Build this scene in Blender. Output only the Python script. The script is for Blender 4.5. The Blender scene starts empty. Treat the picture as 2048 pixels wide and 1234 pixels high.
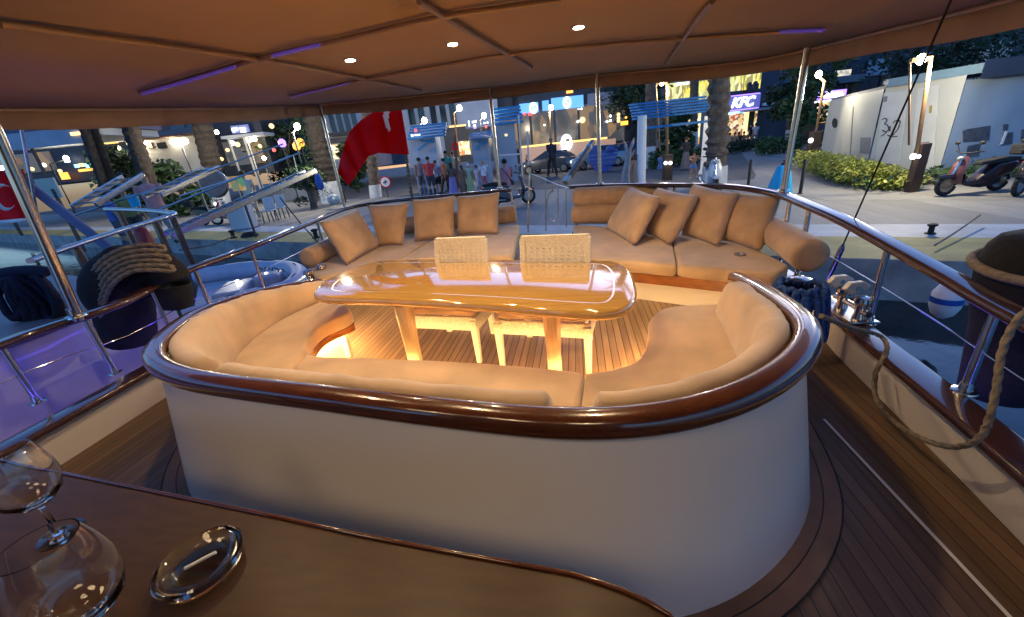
import bpy, bmesh, math, random
from mathutils import Vector as V, Matrix, Euler
rnd = random.Random(7)
S = bpy.context.scene
COL = S.collection
PI = math.pi
# ------------------------------------------------------------------ camera
FPX = 783.0
_down = V((1233.195 - 1024, 2542.67 - 617, FPX)).normalized()
_yv = 617 - ((1150 - 1024) * _down.x + FPX * _down.z) / _down.y
CY = V((1150 - 1024, _yv - 617, FPX)).normalized()
CZ = -_down
CX = CY.cross(CZ)
C0 = V((0, 0, 1.65))
def cam2w(c): return V((CX.dot(c), CY.dot(c), CZ.dot(c)))
RT = cam2w(V((1, 0, 0))); DN = cam2w(V((0, 1, 0))); FW = cam2w(V((0, 0, 1)))
FH = V((FW.x, FW.y, 0)).normalized()
UH = V((FH.y, -FH.x, 0))
UP = V((0, 0, 1))
ANG = math.atan2(UH.y, UH.x)
def ray(px, py): return RT * (px - 1024) + DN * (py - 617) + FW * FPX
def at(px, py, z):
    d = ray(px, py); return C0 + d * ((z - C0.z) / d.z)
def pd(px, py, dep):
    d = ray(px, py); return C0 + d * (dep / d.dot(FH))
def dep(p): return (p - C0).dot(FH)
def proj(p):
    q = V(p) - C0
    zc = q.dot(FW)
    return (1024 + FPX * q.dot(RT) / zc, 617 + FPX * q.dot(DN) / zc)
def ztop(b, py):
    lo, hi = -4.0, 40.0
    for _ in range(60):
        m = (lo + hi) / 2
        if proj((b.x, b.y, m))[1] > py: lo = m
        else: hi = m
    return lo
cd = bpy.data.cameras.new('camera'); cam = bpy.data.objects.new('camera', cd); COL.objects.link(cam)
cd.sensor_width = 36.0; cd.lens = 36.0 * FPX / 2048; cd.clip_start = 0.02; cd.clip_end = 2000
cam.matrix_world = Matrix((( RT.x, -DN.x, -FW.x, C0.x), (RT.y, -DN.y, -FW.y, C0.y), (RT.z, -DN.z, -FW.z, C0.z), (0, 0, 0, 1)))
S.camera = cam
# ------------------------------------------------------------------ materials
def mat(name, col, rough=.6, metal=0, coat=0, var=0, vscale=8, bump=0, bscale=60, sheen=0, stretch=None, col2=None, spec=.5, trans=0, emit=None, estr=0):
    m = bpy.data.materials.new(name); m.use_nodes = True
    N = m.node_tree.nodes; L = m.node_tree.links; b = N['Principled BSDF']
    b.inputs['Base Color'].default_value = (*col, 1); b.inputs['Roughness'].default_value = rough
    b.inputs['Metallic'].default_value = metal; b.inputs['Coat Weight'].default_value = coat
    b.inputs['Coat Roughness'].default_value = .04; b.inputs['Sheen Weight'].default_value = sheen
    b.inputs['Specular IOR Level'].default_value = spec; b.inputs['Transmission Weight'].default_value = trans
    if emit: b.inputs['Emission Color'].default_value = (*emit, 1); b.inputs['Emission Strength'].default_value = estr
    if var or bump:
        tc = N.new('ShaderNodeTexCoord'); src = tc.outputs['Object']
        if stretch:
            mp = N.new('ShaderNodeMapping'); mp.inputs['Scale'].default_value = stretch
            L.new(src, mp.inputs['Vector']); src = mp.outputs['Vector']
        if var:
            n = N.new('ShaderNodeTexNoise'); n.inputs['Scale'].default_value = vscale; n.inputs['Detail'].default_value = 6
            L.new(src, n.inputs['Vector'])
            r = N.new('ShaderNodeValToRGB'); r.color_ramp.elements[0].position = .3; r.color_ramp.elements[1].position = .7
            a = col2 or tuple(c * (1 - var) for c in col); r.color_ramp.elements[0].color = (*a, 1)
            r.color_ramp.elements[1].color = (*[min(1, c * (1 + var * .5)) for c in col], 1)
            L.new(n.outputs['Fac'], r.inputs['Fac']); L.new(r.outputs['Color'], b.inputs['Base Color'])
        if bump:
            n = N.new('ShaderNodeTexNoise'); n.inputs['Scale'].default_value = bscale; n.inputs['Detail'].default_value = 4
            L.new(src, n.inputs['Vector'])
            bp = N.new('ShaderNodeBump'); bp.inputs['Strength'].default_value = bump; bp.inputs['Distance'].default_value = .02
            L.new(n.outputs['Fac'], bp.inputs['Height']); L.new(bp.outputs['Normal'], b.inputs['Normal'])
    return m
def emi(name, col, s):
    m = bpy.data.materials.new(name); m.use_nodes = True
    N = m.node_tree.nodes; b = N['Principled BSDF']
    b.inputs['Base Color'].default_value = (.2, .2, .2, 1)
    b.inputs['Emission Color'].default_value = (*col, 1); b.inputs['Emission Strength'].default_value = s
    return m
def stripes(name, cA, cB, width, frac, axis='X', rough=.5, var=.25, coat=0, rot=0):
    """boards / slats: a dark gap line every `width` metres along an object axis"""
    m = mat(name, cA, rough, coat=coat, var=var, vscale=3, stretch=(14, .7, 14) if axis == 'X' else (.7, 14, 14))
    N = m.node_tree.nodes; L = m.node_tree.links; b = N['Principled BSDF']
    tc = N.new('ShaderNodeTexCoord'); mp = N.new('ShaderNodeMapping'); mp.inputs['Rotation'].default_value = (0, 0, rot)
    L.new(tc.outputs['Object'], mp.inputs['Vector'])
    sx = N.new('ShaderNodeSeparateXYZ'); L.new(mp.outputs['Vector'], sx.inputs[0])
    d = N.new('ShaderNodeMath'); d.operation = 'DIVIDE'; d.inputs[1].default_value = width; L.new(sx.outputs[axis], d.inputs[0])
    f = N.new('ShaderNodeMath'); f.operation = 'FRACT'; L.new(d.outputs[0], f.inputs[0])
    g = N.new('ShaderNodeMath'); g.operation = 'LESS_THAN'; g.inputs[1].default_value = frac; L.new(f.outputs[0], g.inputs[0])
    fl = N.new('ShaderNodeMath'); fl.operation = 'FLOOR'; L.new(d.outputs[0], fl.inputs[0])
    wn = N.new('ShaderNodeTexWhiteNoise'); wn.noise_dimensions = '1D'; L.new(fl.outputs[0], wn.inputs['W'])
    mr = N.new('ShaderNodeMapRange'); mr.inputs['To Min'].default_value = .72; mr.inputs['To Max'].default_value = 1.1; L.new(wn.outputs['Value'], mr.inputs['Value'])
    old = b.inputs['Base Color'].links[0].from_socket
    mu = N.new('ShaderNodeMix'); mu.data_type = 'RGBA'; mu.blend_type = 'MULTIPLY'; mu.inputs[0].default_value = 1
    L.new(old, mu.inputs[6]); L.new(mr.outputs['Result'], mu.inputs[7])
    mx = N.new('ShaderNodeMix'); mx.data_type = 'RGBA'; mx.inputs[7].default_value = (*cB, 1)
    L.new(g.outputs[0], mx.inputs[0]); L.new(mu.outputs[2], mx.inputs[6]); L.new(mx.outputs[2], b.inputs['Base Color'])
    return m
M = {}
M['velour'] = mat('velour', (.55, .38, .235), .85, sheen=.5, var=.27, vscale=3.2, bump=.12, bscale=180)
M['velour_dark'] = mat('velour cushion', (.56, .36, .21), .85, sheen=.5, var=.27, vscale=4, bump=.12, bscale=180)
M['mahogany'] = mat('mahogany', (.085, .022, .009), .22, coat=1, var=.35, vscale=3, stretch=(3, 3, 20))
M['railwood'] = mat('rail wood', (.07, .026, .018), .2, coat=1, var=.3, vscale=6)
M['fascia'] = mat('fascia wood', (.26, .075, .015), .25, coat=.8, var=.35, vscale=3, stretch=(3, 3, 18))
M['tablewood'] = mat('table wood', (.56, .31, .075), .12, coat=1, var=.16, vscale=2.5, stretch=(1.2, 16, 4))
thin_k = 0
M['tablewood'].node_tree.nodes['Principled BSDF'].inputs['Coat IOR'].default_value = 1.9
M['inlay'] = mat('inlay', (.62, .42, .16), .15, coat=1, var=.05)
M['post'] = mat('post wood', (.80, .62, .36), .3, coat=.6, var=.35, vscale=3, stretch=(6, 6, 1))
M['gelcoat'] = mat('gelcoat', (.74, .68, .62), .32, coat=.25, var=.04, vscale=1.2)
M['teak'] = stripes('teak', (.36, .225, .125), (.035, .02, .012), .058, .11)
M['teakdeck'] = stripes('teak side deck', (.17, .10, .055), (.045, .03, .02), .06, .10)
M['margin'] = mat('teak margin', (.22, .12, .06), .5, var=.3, vscale=4)
M['chrome'] = mat('steel', (.62, .60, .58), .2, metal=1, var=.1, vscale=9)
M['canopy'] = mat('canopy cloth', (.54, .41, .31), .8, var=.12, vscale=.9, bump=.15, bscale=3)
M['bartop'] = mat('bar table wood', (.050, .024, .010), .42, coat=0, spec=.25, var=.25, vscale=3, stretch=(3, 14, 3))
M['valance'] = mat('valance cloth', (.40, .29, .21), .85, var=.2, vscale=2, bump=.3, bscale=7)
M['batten'] = mat('batten', (.38, .28, .21), .35, metal=.3, var=.1)
M['wicker'] = mat('wicker', (.94, .88, .72), .55, var=.18, vscale=70, bump=.9, bscale=80)
M['black'] = mat('black cloth', (.012, .011, .014), .9, var=.4, vscale=6, bump=.4, bscale=60)
M['navy'] = mat('navy cloth', (.008, .012, .035), .85, var=.5, vscale=9, bump=.4, bscale=40)
M['blue_rope'] = mat('blue rope', (.03, .10, .36), .8, var=.6, vscale=50, bump=.9, bscale=90)
M['rope'] = mat('rope', (.27, .215, .15), .9, var=.4, vscale=30, bump=.35, bscale=60)
M['red'] = mat('flag red', (.75, .012, .025), .8, var=.15, vscale=4)
M['flagwhite'] = mat('flag white', (.85, .85, .85), .8)
M['white'] = mat('white paint', (.78, .78, .78), .5, var=.06, vscale=3)
M['glass'] = mat('clear glass', (1, 1, 1), .02, trans=1, spec=.5)
M['rubber'] = mat('rubber', (.015, .015, .016), .7)
M['lamp_warm'] = emi('downlight glow', (1, .80, .50), 16)
M['led'] = emi('led strip', (1, .66, .25), 48)
M['led_violet'] = emi('violet led', (.20, .09, .9), .045)
def thin_cloth(m, col, k):
    N = m.node_tree.nodes; L = m.node_tree.links; b = N['Principled BSDF']; out = N['Material Output']
    t = N.new('ShaderNodeBsdfTranslucent'); t.inputs[0].default_value = (*col, 1)
    x = N.new('ShaderNodeMixShader'); x.inputs[0].default_value = k
    L.new(b.outputs[0], x.inputs[1]); L.new(t.outputs[0], x.inputs[2]); L.new(x.outputs[0], out.inputs[0])
thin_cloth(M['flagwhite'], (.9, .9, .9), .5); thin_cloth(M['red'], (.8, .01, .02), .5); thin_cloth(M['canopy'], (.5, .35, .25), .22); thin_cloth(M['valance'], (.45, .26, .15), .12)
# ------------------------------------------------------------------ geometry
class G:
    def __init__(s): s.v = []; s.f = []; s.m = []
    def add(s, vs, fs, mi=0):
        o = len(s.v); s.v += [tuple(p) for p in vs]
        for f in fs: s.f.append([i + o for i in f]); s.m.append(mi)
        return s
    def loft(s, rings, closed=True, cap=True, mi=0, wrap=False):
        n = len(rings[0]); fs = []; k = len(rings)
        for a in range(k if wrap else k - 1):
            b = (a + 1) % k
            for i in range(n if closed else n - 1):
                j = (i + 1) % n; fs.append([a * n + i, a * n + j, b * n + j, b * n + i])
        if cap and not wrap: fs.append(list(range(n))[::-1]); fs.append([(k - 1) * n + i for i in range(n)])
        return s.add([p for r in rings for p in r], fs, mi)
    def box(s, c, d, rz=0, mi=0, rot=None, tap=1):
        c = V(c); R = rot if rot is not None else Matrix.Rotation(rz, 3, 'Z'); vs = []
        for sz in (-1, 1):
            t = tap if sz > 0 else 1
            for sx, sy in ((-1, -1), (1, -1), (1, 1), (-1, 1)): vs.append(c + R @ V((sx * d[0] / 2 * t, sy * d[1] / 2 * t, sz * d[2] / 2)))
        return s.add(vs, [[3, 2, 1, 0], [4, 5, 6, 7], [0, 1, 5, 4], [1, 2, 6, 5], [2, 3, 7, 6], [3, 0, 4, 7]], mi)
    def bar(s, a, b, w, h=None, mi=0):
        a, b = V(a), V(b); h = h or w; t = (b - a); L = t.length; t.normalize()
        u = t.cross(UP)
        if u.length < 1e-3: u = V((1, 0, 0))
        u.normalize(); n = u.cross(t)
        R = Matrix((u, t, n)).transposed()
        return s.box((a + b) / 2, (w, L, h), rot=R, mi=mi)
    def tube(s, pts, r, n=10, closed=False, mi=0, flat=1, cap=True):
        P = [V(p) for p in pts]; k = len(P); rings = []
        for i, p in enumerate(P):
            if closed: t = P[(i + 1) % k] - P[i - 1]
            else: t = P[min(i + 1, k - 1)] - P[max(i - 1, 0)]
            t.normalize(); u = t.cross(UP)
            if u.length < .05: u = t.cross(V((0, 1, 0))) if i == 0 or not rings else lastu - t * lastu.dot(t)
            u.normalize(); lastu = u; w = u.cross(t)
            q = r(i / max(1, k - 1)) if callable(r) else (r[i] if isinstance(r, (list, tuple)) else r)
            rings.append([p + u * (q * math.cos(a)) + w * (q * flat * math.sin(a)) for a in [2 * PI * j / n for j in range(n)]])
        return s.loft(rings, True, cap, mi, wrap=closed)
    def lathe(s, c, prof, n=20, mi=0, axis=None, cap=True):
        c = V(c); z = V(axis).normalized() if axis else UP
        x = z.orthogonal().normalized() if axis else V((1, 0, 0)); y = z.cross(x)
        rings = [[c + z * h + x * (r * math.cos(2 * PI * j / n)) + y * (r * math.sin(2 * PI * j / n)) for j in range(n)] for r, h in prof]
        return s.loft(rings, True, cap, mi)
    def ball(s, c, r, n=12, k=8, mi=0, rot=None):
        r = r if isinstance(r, (tuple, list)) else (r, r, r); c = V(c); rings = []
        for i in range(k + 1):
            a = -PI / 2 + PI * i / k; a = max(-PI / 2 + .02, min(PI / 2 - .02, a)); ring = []
            for j in range(n):
                p = V((r[0] * math.cos(a) * math.cos(2 * PI * j / n), r[1] * math.cos(a) * math.sin(2 * PI * j / n), r[2] * math.sin(a)))
                ring.append(c + (rot @ p if rot else p))
            rings.append(ring)
        return s.loft(rings, True, True, mi)
    def prism(s, poly, z0, z1, mi=0):
        n = len(poly); r0 = [V((p[0], p[1], z0)) for p in poly]; r1 = [V((p[0], p[1], z1)) for p in poly]
        return s.loft([r0, r1], True, True, mi)
    def sheet(s, pts, mi=0): return s.add(pts, [list(range(len(pts)))], mi)
    def grid(s, fn, nu, nv, mi=0):
        vs = [fn(i / nu, j / nv) for j in range(nv + 1) for i in range(nu + 1)]
        return s.add(vs, [[j * (nu + 1) + i, j * (nu + 1) + i + 1, (j + 1) * (nu + 1) + i + 1, (j + 1) * (nu + 1) + i] for j in range(nv) for i in range(nu)], mi)
    def build(s, name, mats, parent=None, smooth=38, bevel=0, sub=0, solid=0, bseg=2, local=False, origin=None):
        me = bpy.data.meshes.new(name)
        off = V((0, 0, 0))
        if parent is not None and not local:
            p = parent
            while p is not None: off = off + p.location; p = p.parent
        elif parent is None and not local:
            xs = [p[0] for p in s.v]; ys = [p[1] for p in s.v]; zs = [p[2] for p in s.v]
            off = V(origin) if origin is not None else V(((min(xs) + max(xs)) / 2, (min(ys) + max(ys)) / 2, min(zs)))
        me.from_pydata([(p[0] - off.x, p[1] - off.y, p[2] - off.z) for p in s.v], [], s.f)
        for mm in (mats if isinstance(mats, (list, tuple)) else [mats]): me.materials.append(M[mm] if isinstance(mm, str) else mm)
        bm = bmesh.new(); bm.from_mesh(me); bmesh.ops.recalc_face_normals(bm, faces=bm.faces)
        bm.to_mesh(me); bm.free()
        for p, mi in zip(me.polygons, s.m): p.material_index = mi
        if smooth:
            me.shade_smooth(); me.set_sharp_from_angle(angle=math.radians(smooth))
        o = bpy.data.objects.new(name, me); COL.objects.link(o)
        if parent is not None: o.parent = parent
        elif not local: o.location = off
        if solid: md = o.modifiers.new('s', 'SOLIDIFY'); md.thickness = solid; md.offset = 0
        if bevel: md = o.modifiers.new('b', 'BEVEL'); md.width = bevel; md.segments = bseg; md.limit_method = 'ANGLE'
        if sub: md = o.modifiers.new('u', 'SUBSURF'); md.levels = sub; md.render_levels = sub
        return o
def tag(o, label, cat, group=None, kind=None):
    o['label'] = label; o['category'] = cat
    if group: o['group'] = group
    if kind: o['kind'] = kind
    return o
def thing(name, label, cat, loc, group=None, rz=0):
    o = bpy.data.objects.new(name, None); COL.objects.link(o); o.location = loc; o.rotation_euler = (0, 0, rz)
    o.empty_display_size = .1
    return tag(o, label, cat, group)
def struct(o): o['kind'] = 'structure'; return o
def copy_tree(o, parent=None):
    c = o.copy(); COL.objects.link(c); c.parent = parent
    for ch in list(o.children): copy_tree(ch, c)
    return c
def text(name, body, size, m, parent, loc, rot, ext=.01, shear=0, bold=0, align='CENTER', local=False):
    cu = bpy.data.curves.new(name, 'FONT'); cu.body = body; cu.size = size; cu.extrude = ext; cu.offset = bold; cu.shear = shear
    cu.align_x = align; cu.align_y = 'CENTER'; cu.materials.append(M[m] if isinstance(m, str) else m); cu.resolution_u = 4
    tmp = bpy.data.objects.new('tmp', cu); COL.objects.link(tmp); bpy.context.view_layer.update()
    me = bpy.data.meshes.new_from_object(tmp.evaluated_get(bpy.context.evaluated_depsgraph_get())); bpy.data.objects.remove(tmp)
    o = bpy.data.objects.new(name, me); COL.objects.link(o); off = V((0, 0, 0))
    if parent is not None:
        o.parent = parent; p = parent
        while p is not None and not local: off = off + p.location; p = p.parent
    o.location = V(loc) - off; o.rotation_euler = rot
    return o
def smoothpath(P, n=6, closed=False):
    P = [V(p) for p in P]; out = []; k = len(P)
    for i in range(k if closed else k - 1):
        if closed: a, b, c, d = P[i - 1], P[i], P[(i + 1) % k], P[(i + 2) % k]
        else: a, b, c, d = P[max(i - 1, 0)], P[i], P[i + 1], P[min(i + 2, k - 1)]
        for j in range(n):
            t = j / n
            out.append(.5 * ((2 * b) + (c - a) * t + (2 * a - 5 * b + 4 * c - d) * t * t + (3 * b - a - 3 * c + d) * t ** 3))
    if not closed: out.append(P[-1])
    return out
def resample(P, n, closed=False):
    Q = list(P) + ([P[0]] if closed else []); L = [0]
    for a, b in zip(Q, Q[1:]): L.append(L[-1] + (b - a).length)
    out = []; k = 0
    for i in range(n):
        t = L[-1] * i / (n if closed else n - 1)
        while k < len(L) - 2 and L[k + 1] < t: k += 1
        u = (t - L[k]) / max(1e-9, L[k + 1] - L[k]); out.append(Q[k].lerp(Q[k + 1], u))
    return out
def normals2(P, closed=False):
    k = len(P); N = []
    for i in range(k):
        t = (P[(i + 1) % k] - P[i - 1]) if closed else (P[min(i + 1, k - 1)] - P[max(i - 1, 0)])
        t = V((t.x, t.y, 0)).normalized(); N.append(V((t.y, -t.x, 0)))
    return N
def area2(P): return sum(P[i - 1].x * P[i].y - P[i].x * P[i - 1].y for i in range(len(P))) / 2
def rounded(poly, r, n=5):
    """round the corners of a plan polygon"""
    P = [V((p[0], p[1], 0)) for p in poly]; out = []; k = len(P)
    for i in range(k):
        a, b, c = P[i - 1], P[i], P[(i + 1) % k]; rr = r[i] if isinstance(r, (list, tuple)) else r
        d1 = (a - b); d2 = (c - b); q = min(rr, d1.length * .48, d2.length * .48)
        p0 = b + d1.normalized() * q; p2 = b + d2.normalized() * q
        for j in range(n + 1): t = j / n; out.append(p0 * (1 - t) ** 2 + b * 2 * t * (1 - t) + p2 * t * t)
    return out
def inset(P, d):
    if area2(P) < 0: P = P[::-1]
    N = normals2(P, True); return [p - n * d for p, n in zip(P, N)]
from mathutils.geometry import delaunay_2d_cdt
from mathutils import noise as MN
def pad(g, outline, z0, z1, r=.04, crown=.012, n=110, mi=0, wr=.006):
    """a stuffed cushion: flat underside, upright sides, rounded top edge, softly crowned and creased top"""
    P = resample([V((p[0], p[1], 0)) for p in outline], n, True)
    if area2(P) < 0: P = P[::-1]
    def dist(q):
        best = 9
        for i in range(n):
            a, b = P[i - 1], P[i]; e = b - a; L = e.length_squared
            t = max(0, min(1, (q - a).dot(e) / L)) if L > 0 else 0
            d = (q - (a + e * t)).length_squared
            if d < best: best = d
        return math.sqrt(best)
    def inside(q):
        c = False
        for i in range(n):
            a, b = P[i - 1], P[i]
            if (a.y > q.y) != (b.y > q.y) and q.x < (b.x - a.x) * (q.y - a.y) / (b.y - a.y) + a.x: c = not c
        return c
    pts = [(p.x, p.y) for p in P]; ds = [0.0] * n
    for f in (.12, .35, .7, 1.1):
        for p in inset(P, r * f):
            if inside(p):
                d = dist(p)
                if d > r * f * .85: pts.append((p.x, p.y)); ds.append(d)
    x0, x1 = min(p.x for p in P), max(p.x for p in P); y0, y1 = min(p.y for p in P), max(p.y for p in P)
    st = max(.035, min(x1 - x0, y1 - y0) / 14)
    for i in range(int((x1 - x0) / st) + 1):
        for j in range(int((y1 - y0) / st) + 1):
            q = V((x0 + (i + .5 * (j % 2)) * st, y0 + j * st, 0))
            if inside(q):
                d = dist(q)
                if d > r * 1.4: pts.append((q.x, q.y)); ds.append(d)
    res = delaunay_2d_cdt([V(p) for p in pts], [], [list(range(n))], 1, 1e-6)
    vs2, fs2, orig = res[0], res[2], res[3]
    out = []
    for v in vs2:
        d = dist(V((v.x, v.y, 0))); k = max(0, 1 - d / r)
        z = z1 - r * (1 - math.sqrt(max(0, 1 - k * k))) + crown * (1 - math.exp(-d / .12))
        z += wr * (1 - k) * MN.noise(V((v.x * 5, v.y * 5, z0 * 7)))
        out.append((v.x, v.y, z))
    g.add(out, [list(f) for f in fs2], mi)
    m = len(g.v)
    zt_ = z1 - r
    ring = [(p.x, p.y, zt_) for p in P]; low = [(p.x, p.y, z0 + r * .3) for p in P]; lo2 = [(p.x, p.y, z0) for p in inset(P, r * .3)]
    o = len(g.v); g.v += ring + low + lo2
    for k in range(2):
        for i in range(n): j = (i + 1) % n; g.f.append([o + k * n + i, o + k * n + j, o + (k + 1) * n + j, o + (k + 1) * n + i]); g.m.append(mi)
    g.f.append([o + 2 * n + i for i in range(n)]); g.m.append(mi)
    return g
def weld(o, d=.0006):
    bm = bmesh.new(); bm.from_mesh(o.data); bmesh.ops.remove_doubles(bm, verts=bm.verts, dist=d); bmesh.ops.recalc_face_normals(bm, faces=bm.faces); bm.to_mesh(o.data); bm.free()
    for p in o.data.polygons: p.use_smooth = True
    o.data.set_sharp_from_angle(angle=math.radians(60)); return o
def sweep(g, path, prof, closed=False, mi=0, round_end=0):
    """prof: list of (outward offset, z) swept along a plan path"""
    N = normals2(path, closed); k = len(path); rings = []
    cx = sum(p[0] for p in prof) / len(prof); cz = sum(p[1] for p in prof) / len(prof)
    for i, (p, nn) in enumerate(zip(path, N)):
        s = 1
        rings.append([V((p.x, p.y, p.z)) + nn * (cx + (o - cx) * s) + UP * (cz + (z - cz) * s) for o, z in prof])
    if round_end and not closed:
        for e, d in ((0, -1), (k - 1, 1)):
            t = (path[1] - path[0]) if e == 0 else (path[-1] - path[-2]); t.normalize(); t = t * d; extra = []
            for q in range(1, 5):
                a = PI / 2 * q / 4; s = 1 - (1 - math.cos(a)) * .55
                extra.append([V((path[e].x, path[e].y, path[e].z)) + t * (round_end * math.sin(a)) + N[e] * (cx + (o - cx) * s) + UP * (cz + (z - cz) * s) for o, z in prof])
            rings = (extra[::-1] + rings) if e == 0 else (rings + extra)
    return g.loft(rings, True, True, mi, wrap=closed)
def rrect(w, h, r, n=4, cx=0, cz=0):
    out = []
    for sx, sz, a0 in ((1, 1, 0), (-1, 1, PI / 2), (-1, -1, PI), (1, -1, 1.5 * PI)):
        for j in range(n + 1):
            a = a0 + PI / 2 * j / n; out.append((cx + sx * (w / 2 - r) + r * math.cos(a), cz + sz * (h / 2 - r) + r * math.sin(a)))
    return out
# =================================================================== OUR YACHT
def XY(l, z): return [at(px, py, z) for px, py in l]
def flat(P, z=0): return [V((p[0], p[1], z)) for p in P]
# ---- deck
deck_out = [(-3.2, -2.5), (-3.5, 0.5), (-3.53, 1.6), (-3.58, 2.6), (-3.72, 4.2), (-3.95, 6.3), (-3.75, 6.75), (-2.7, 7.02), (-1.1, 6.98), (-.1, 6.6), (.95, 5.9), (1.72, 4.98), (1.95, 4.3), (1.95, 3.2), (1.9, 2.75), (1.76, 1.42), (1.55, 0), (1.2, -2.5)]
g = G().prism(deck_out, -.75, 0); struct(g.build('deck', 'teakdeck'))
# ---- ring of the sunken sofa
RIM_PX = [(632, 566, .58), (560, 578, .64), (480, 597, .70), (385, 632, .765), (325, 670, .80), (290, 706, .81), (288, 728, .81), (305, 748, .81), (360, 771, .81), (480, 791, .81), (640, 812, .81), (800, 834, .81), (985, 856, .81), (1120, 868, .81), (1230, 868, .81), (1320, 860, .81), (1410, 843, .81), (1500, 814, .81), (1580, 770, .81), (1630, 722, .81), (1646, 682, .81), (1628, 645, .795), (1580, 607, .745), (1530, 577, .675), (1485, 556, .60)]
rim3 = resample(smoothpath([V((*at(px, py, z).xy, z - .81)) for px, py, z in RIM_PX], 6), 100)
for _ in range(3): rim3 = [rim3[0]] + [(rim3[i - 1] + rim3[i] * 2 + rim3[i + 1]) / 4 for i in range(1, 99)] + [rim3[-1]]
rim_o = [V((p.x, p.y, 0)) for p in rim3]; RDZ = [p.z for p in rim3]
def rdz(q): return RDZ[min(range(len(rim_o)), key=lambda i: (rim_o[i].x - q.x) ** 2 + (rim_o[i].y - q.y) ** 2)]
if True:
    # running from port aft round the front to starboard aft; outward normal is the right hand side of travel reversed
    N0 = normals2(rim_o); cen = V((-.65, 2.2, 0))
    SG = 1 if (rim_o[45] - cen).dot(N0[45]) > 0 else -1
def off_path(P, d): return [p + n * (d * SG) for p, n in zip(P, normals2(P))]
def smooth_plan(P, it=6):
    P = list(P)
    for _ in range(it): P = [P[0]] + [(P[i - 1] + P[i] * 2 + P[i + 1]) / 4 for i in range(1, len(P) - 1)] + [P[-1]]
    return P
def prof_out(pr): return [(o * SG, z) for o, z in pr]
def arcpath(P, a, b, n=40): Q = P[int(a * (len(P) - 1)):int(b * (len(P) - 1)) + 1]; return resample(Q, n)
sur = thing('seating_surround', 'white round-ended surround with glossy mahogany rim enclosing the dining sofa', 'sofa surround', (-.65, 2.1, 0))
wall_p = off_path(rim_o, -.045)
wn = normals2(wall_p)
g = G(); rings = []
for p, n, dz in zip(wall_p, wn, RDZ):
    n = n * SG; fl = .13; zt_ = .775 + dz
    rings.append([p + n * fl + UP * .0, p + n * .065 + UP * .39, p + UP * zt_, p - n * .05 + UP * zt_, p - n * .05 + UP * .4, p - n * .05])
g.loft(rings, True, True); g.build('wall', 'gelcoat', sur)
prof = []
for j in range(20):
    a = 2 * PI * j / 20; prof.append((-.046 + .052 * math.copysign(abs(math.cos(a)) ** .75, math.cos(a)),   .813 + .047 * math.copysign(abs(math.sin(a)) ** .8, math.sin(a))))
g = G(); sweep(g, [V((p.x, p.y, z)) for p, z in zip(rim_o, RDZ)], prof_out(prof), round_end=.05); g.build('rim', 'mahogany', sur, 50)
g = G(); sweep(g, off_path(rim_o, .0), prof_out([(.20, .003), (.20, .008), (.0, .008), (.0, .003)])); g.build('margin_board', 'margin', sur)
for o_, nm_ in ((.134, 'caulk_line'), (.204, 'caulk_line')):
    g = G(); sweep(g, off_path(rim_o, o_), prof_out([(.0022, .004), (.0022, .0095), (-.0022, .0095), (-.0022, .004)])); g.build(nm_, 'rubber', sur)
# seat outline
inn = smoothpath(flat(XY([(622, 588), (660, 600), (700, 616), (700, 624), (672, 637), (640, 652), (617, 678), (614, 697), (640, 710), (760, 714), (900, 720), (1040, 729), (1170, 741), (1225, 736), (1266, 722), (1290, 699), (1297, 664), (1298, 640), (1322, 616), (1370, 609), (1453, 606)], .45)), 5)
seat_outer = smooth_plan(off_path(rim_o, -.15), 4)
def near_i(P, q): return min(range(len(P)), key=lambda i: (P[i] - q).length)
sL_in = V((*at(614, 700, .45).xy, 0)); sR_in = V((*at(1174, 742, .45).xy, 0))
sL_out = V((*at(430, 745, .80).xy, 0)); sR_out = V((*at(1147, 812, .82).xy, 0))
iL, iR = near_i(inn, sL_in), near_i(inn, sR_in); oL, oR = near_i(seat_outer, sL_out), near_i(seat_outer, sR_out)
polys = {'L': seat_outer[:oL + 1] + inn[:iL + 1][::-1], 'F': seat_outer[oL:oR + 1] + inn[iL:iR + 1][::-1], 'R': seat_outer[oR:] + inn[iR:][::-1]}
for k, lab in (('L', 'tan velvet seat cushion on the left end of the curved dining sofa'), ('F', 'long tan seat cushion along the near side of the dining sofa'), ('R', 'wide tan seat cushion on the right end of the curved dining sofa')):
    P = inset(rounded(resample(polys[k], 400, True)[::1], .0), .003); P = resample(P, 400, True)
    for _ in range(14): P = [(P[i - 1] + P[i] * 2 + P[(i + 1) % len(P)]) / 4 for i in range(len(P))]
    g = G(); pad(g, P, .33, .45, .03, .006, 220)
    tag(weld(g.build('seat_cushion', 'velour', None, 60)), lab, 'cushion', 'seat cushions of the dining sofa')
# base under the seat: white plinth set back, wooden lip and led strip
plin = off_path(inn, 0)
nin = normals2(inn); ci = V((-.6, 2.6, 0)); SI = 1 if (inn[len(inn) // 2] - ci).dot(nin[len(inn) // 2]) > 0 else -1
def inn_off(d): return smooth_plan([p + n * (d * SI) for p, n in zip(inn, nin)], 3)
g = G(); sweep(g, inn_off(.13), [(0, 0), (0, .255), (.03 * SI, .255), (.03 * SI, 0)]); g.build('plinth', 'gelcoat', sur)
g = G(); sweep(g, inn_off(.012), [(0, .265), (0, .327), (.15 * SI, .327), (.15 * SI, .265)]); g.build('seat_board', 'fascia', sur)
g = G(); sweep(g, inn_off(.10), [(0, .244), (0, .258), (.014 * SI, .258), (.014 * SI, .244)]); g.build('led_strip', 'led', sur)
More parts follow.
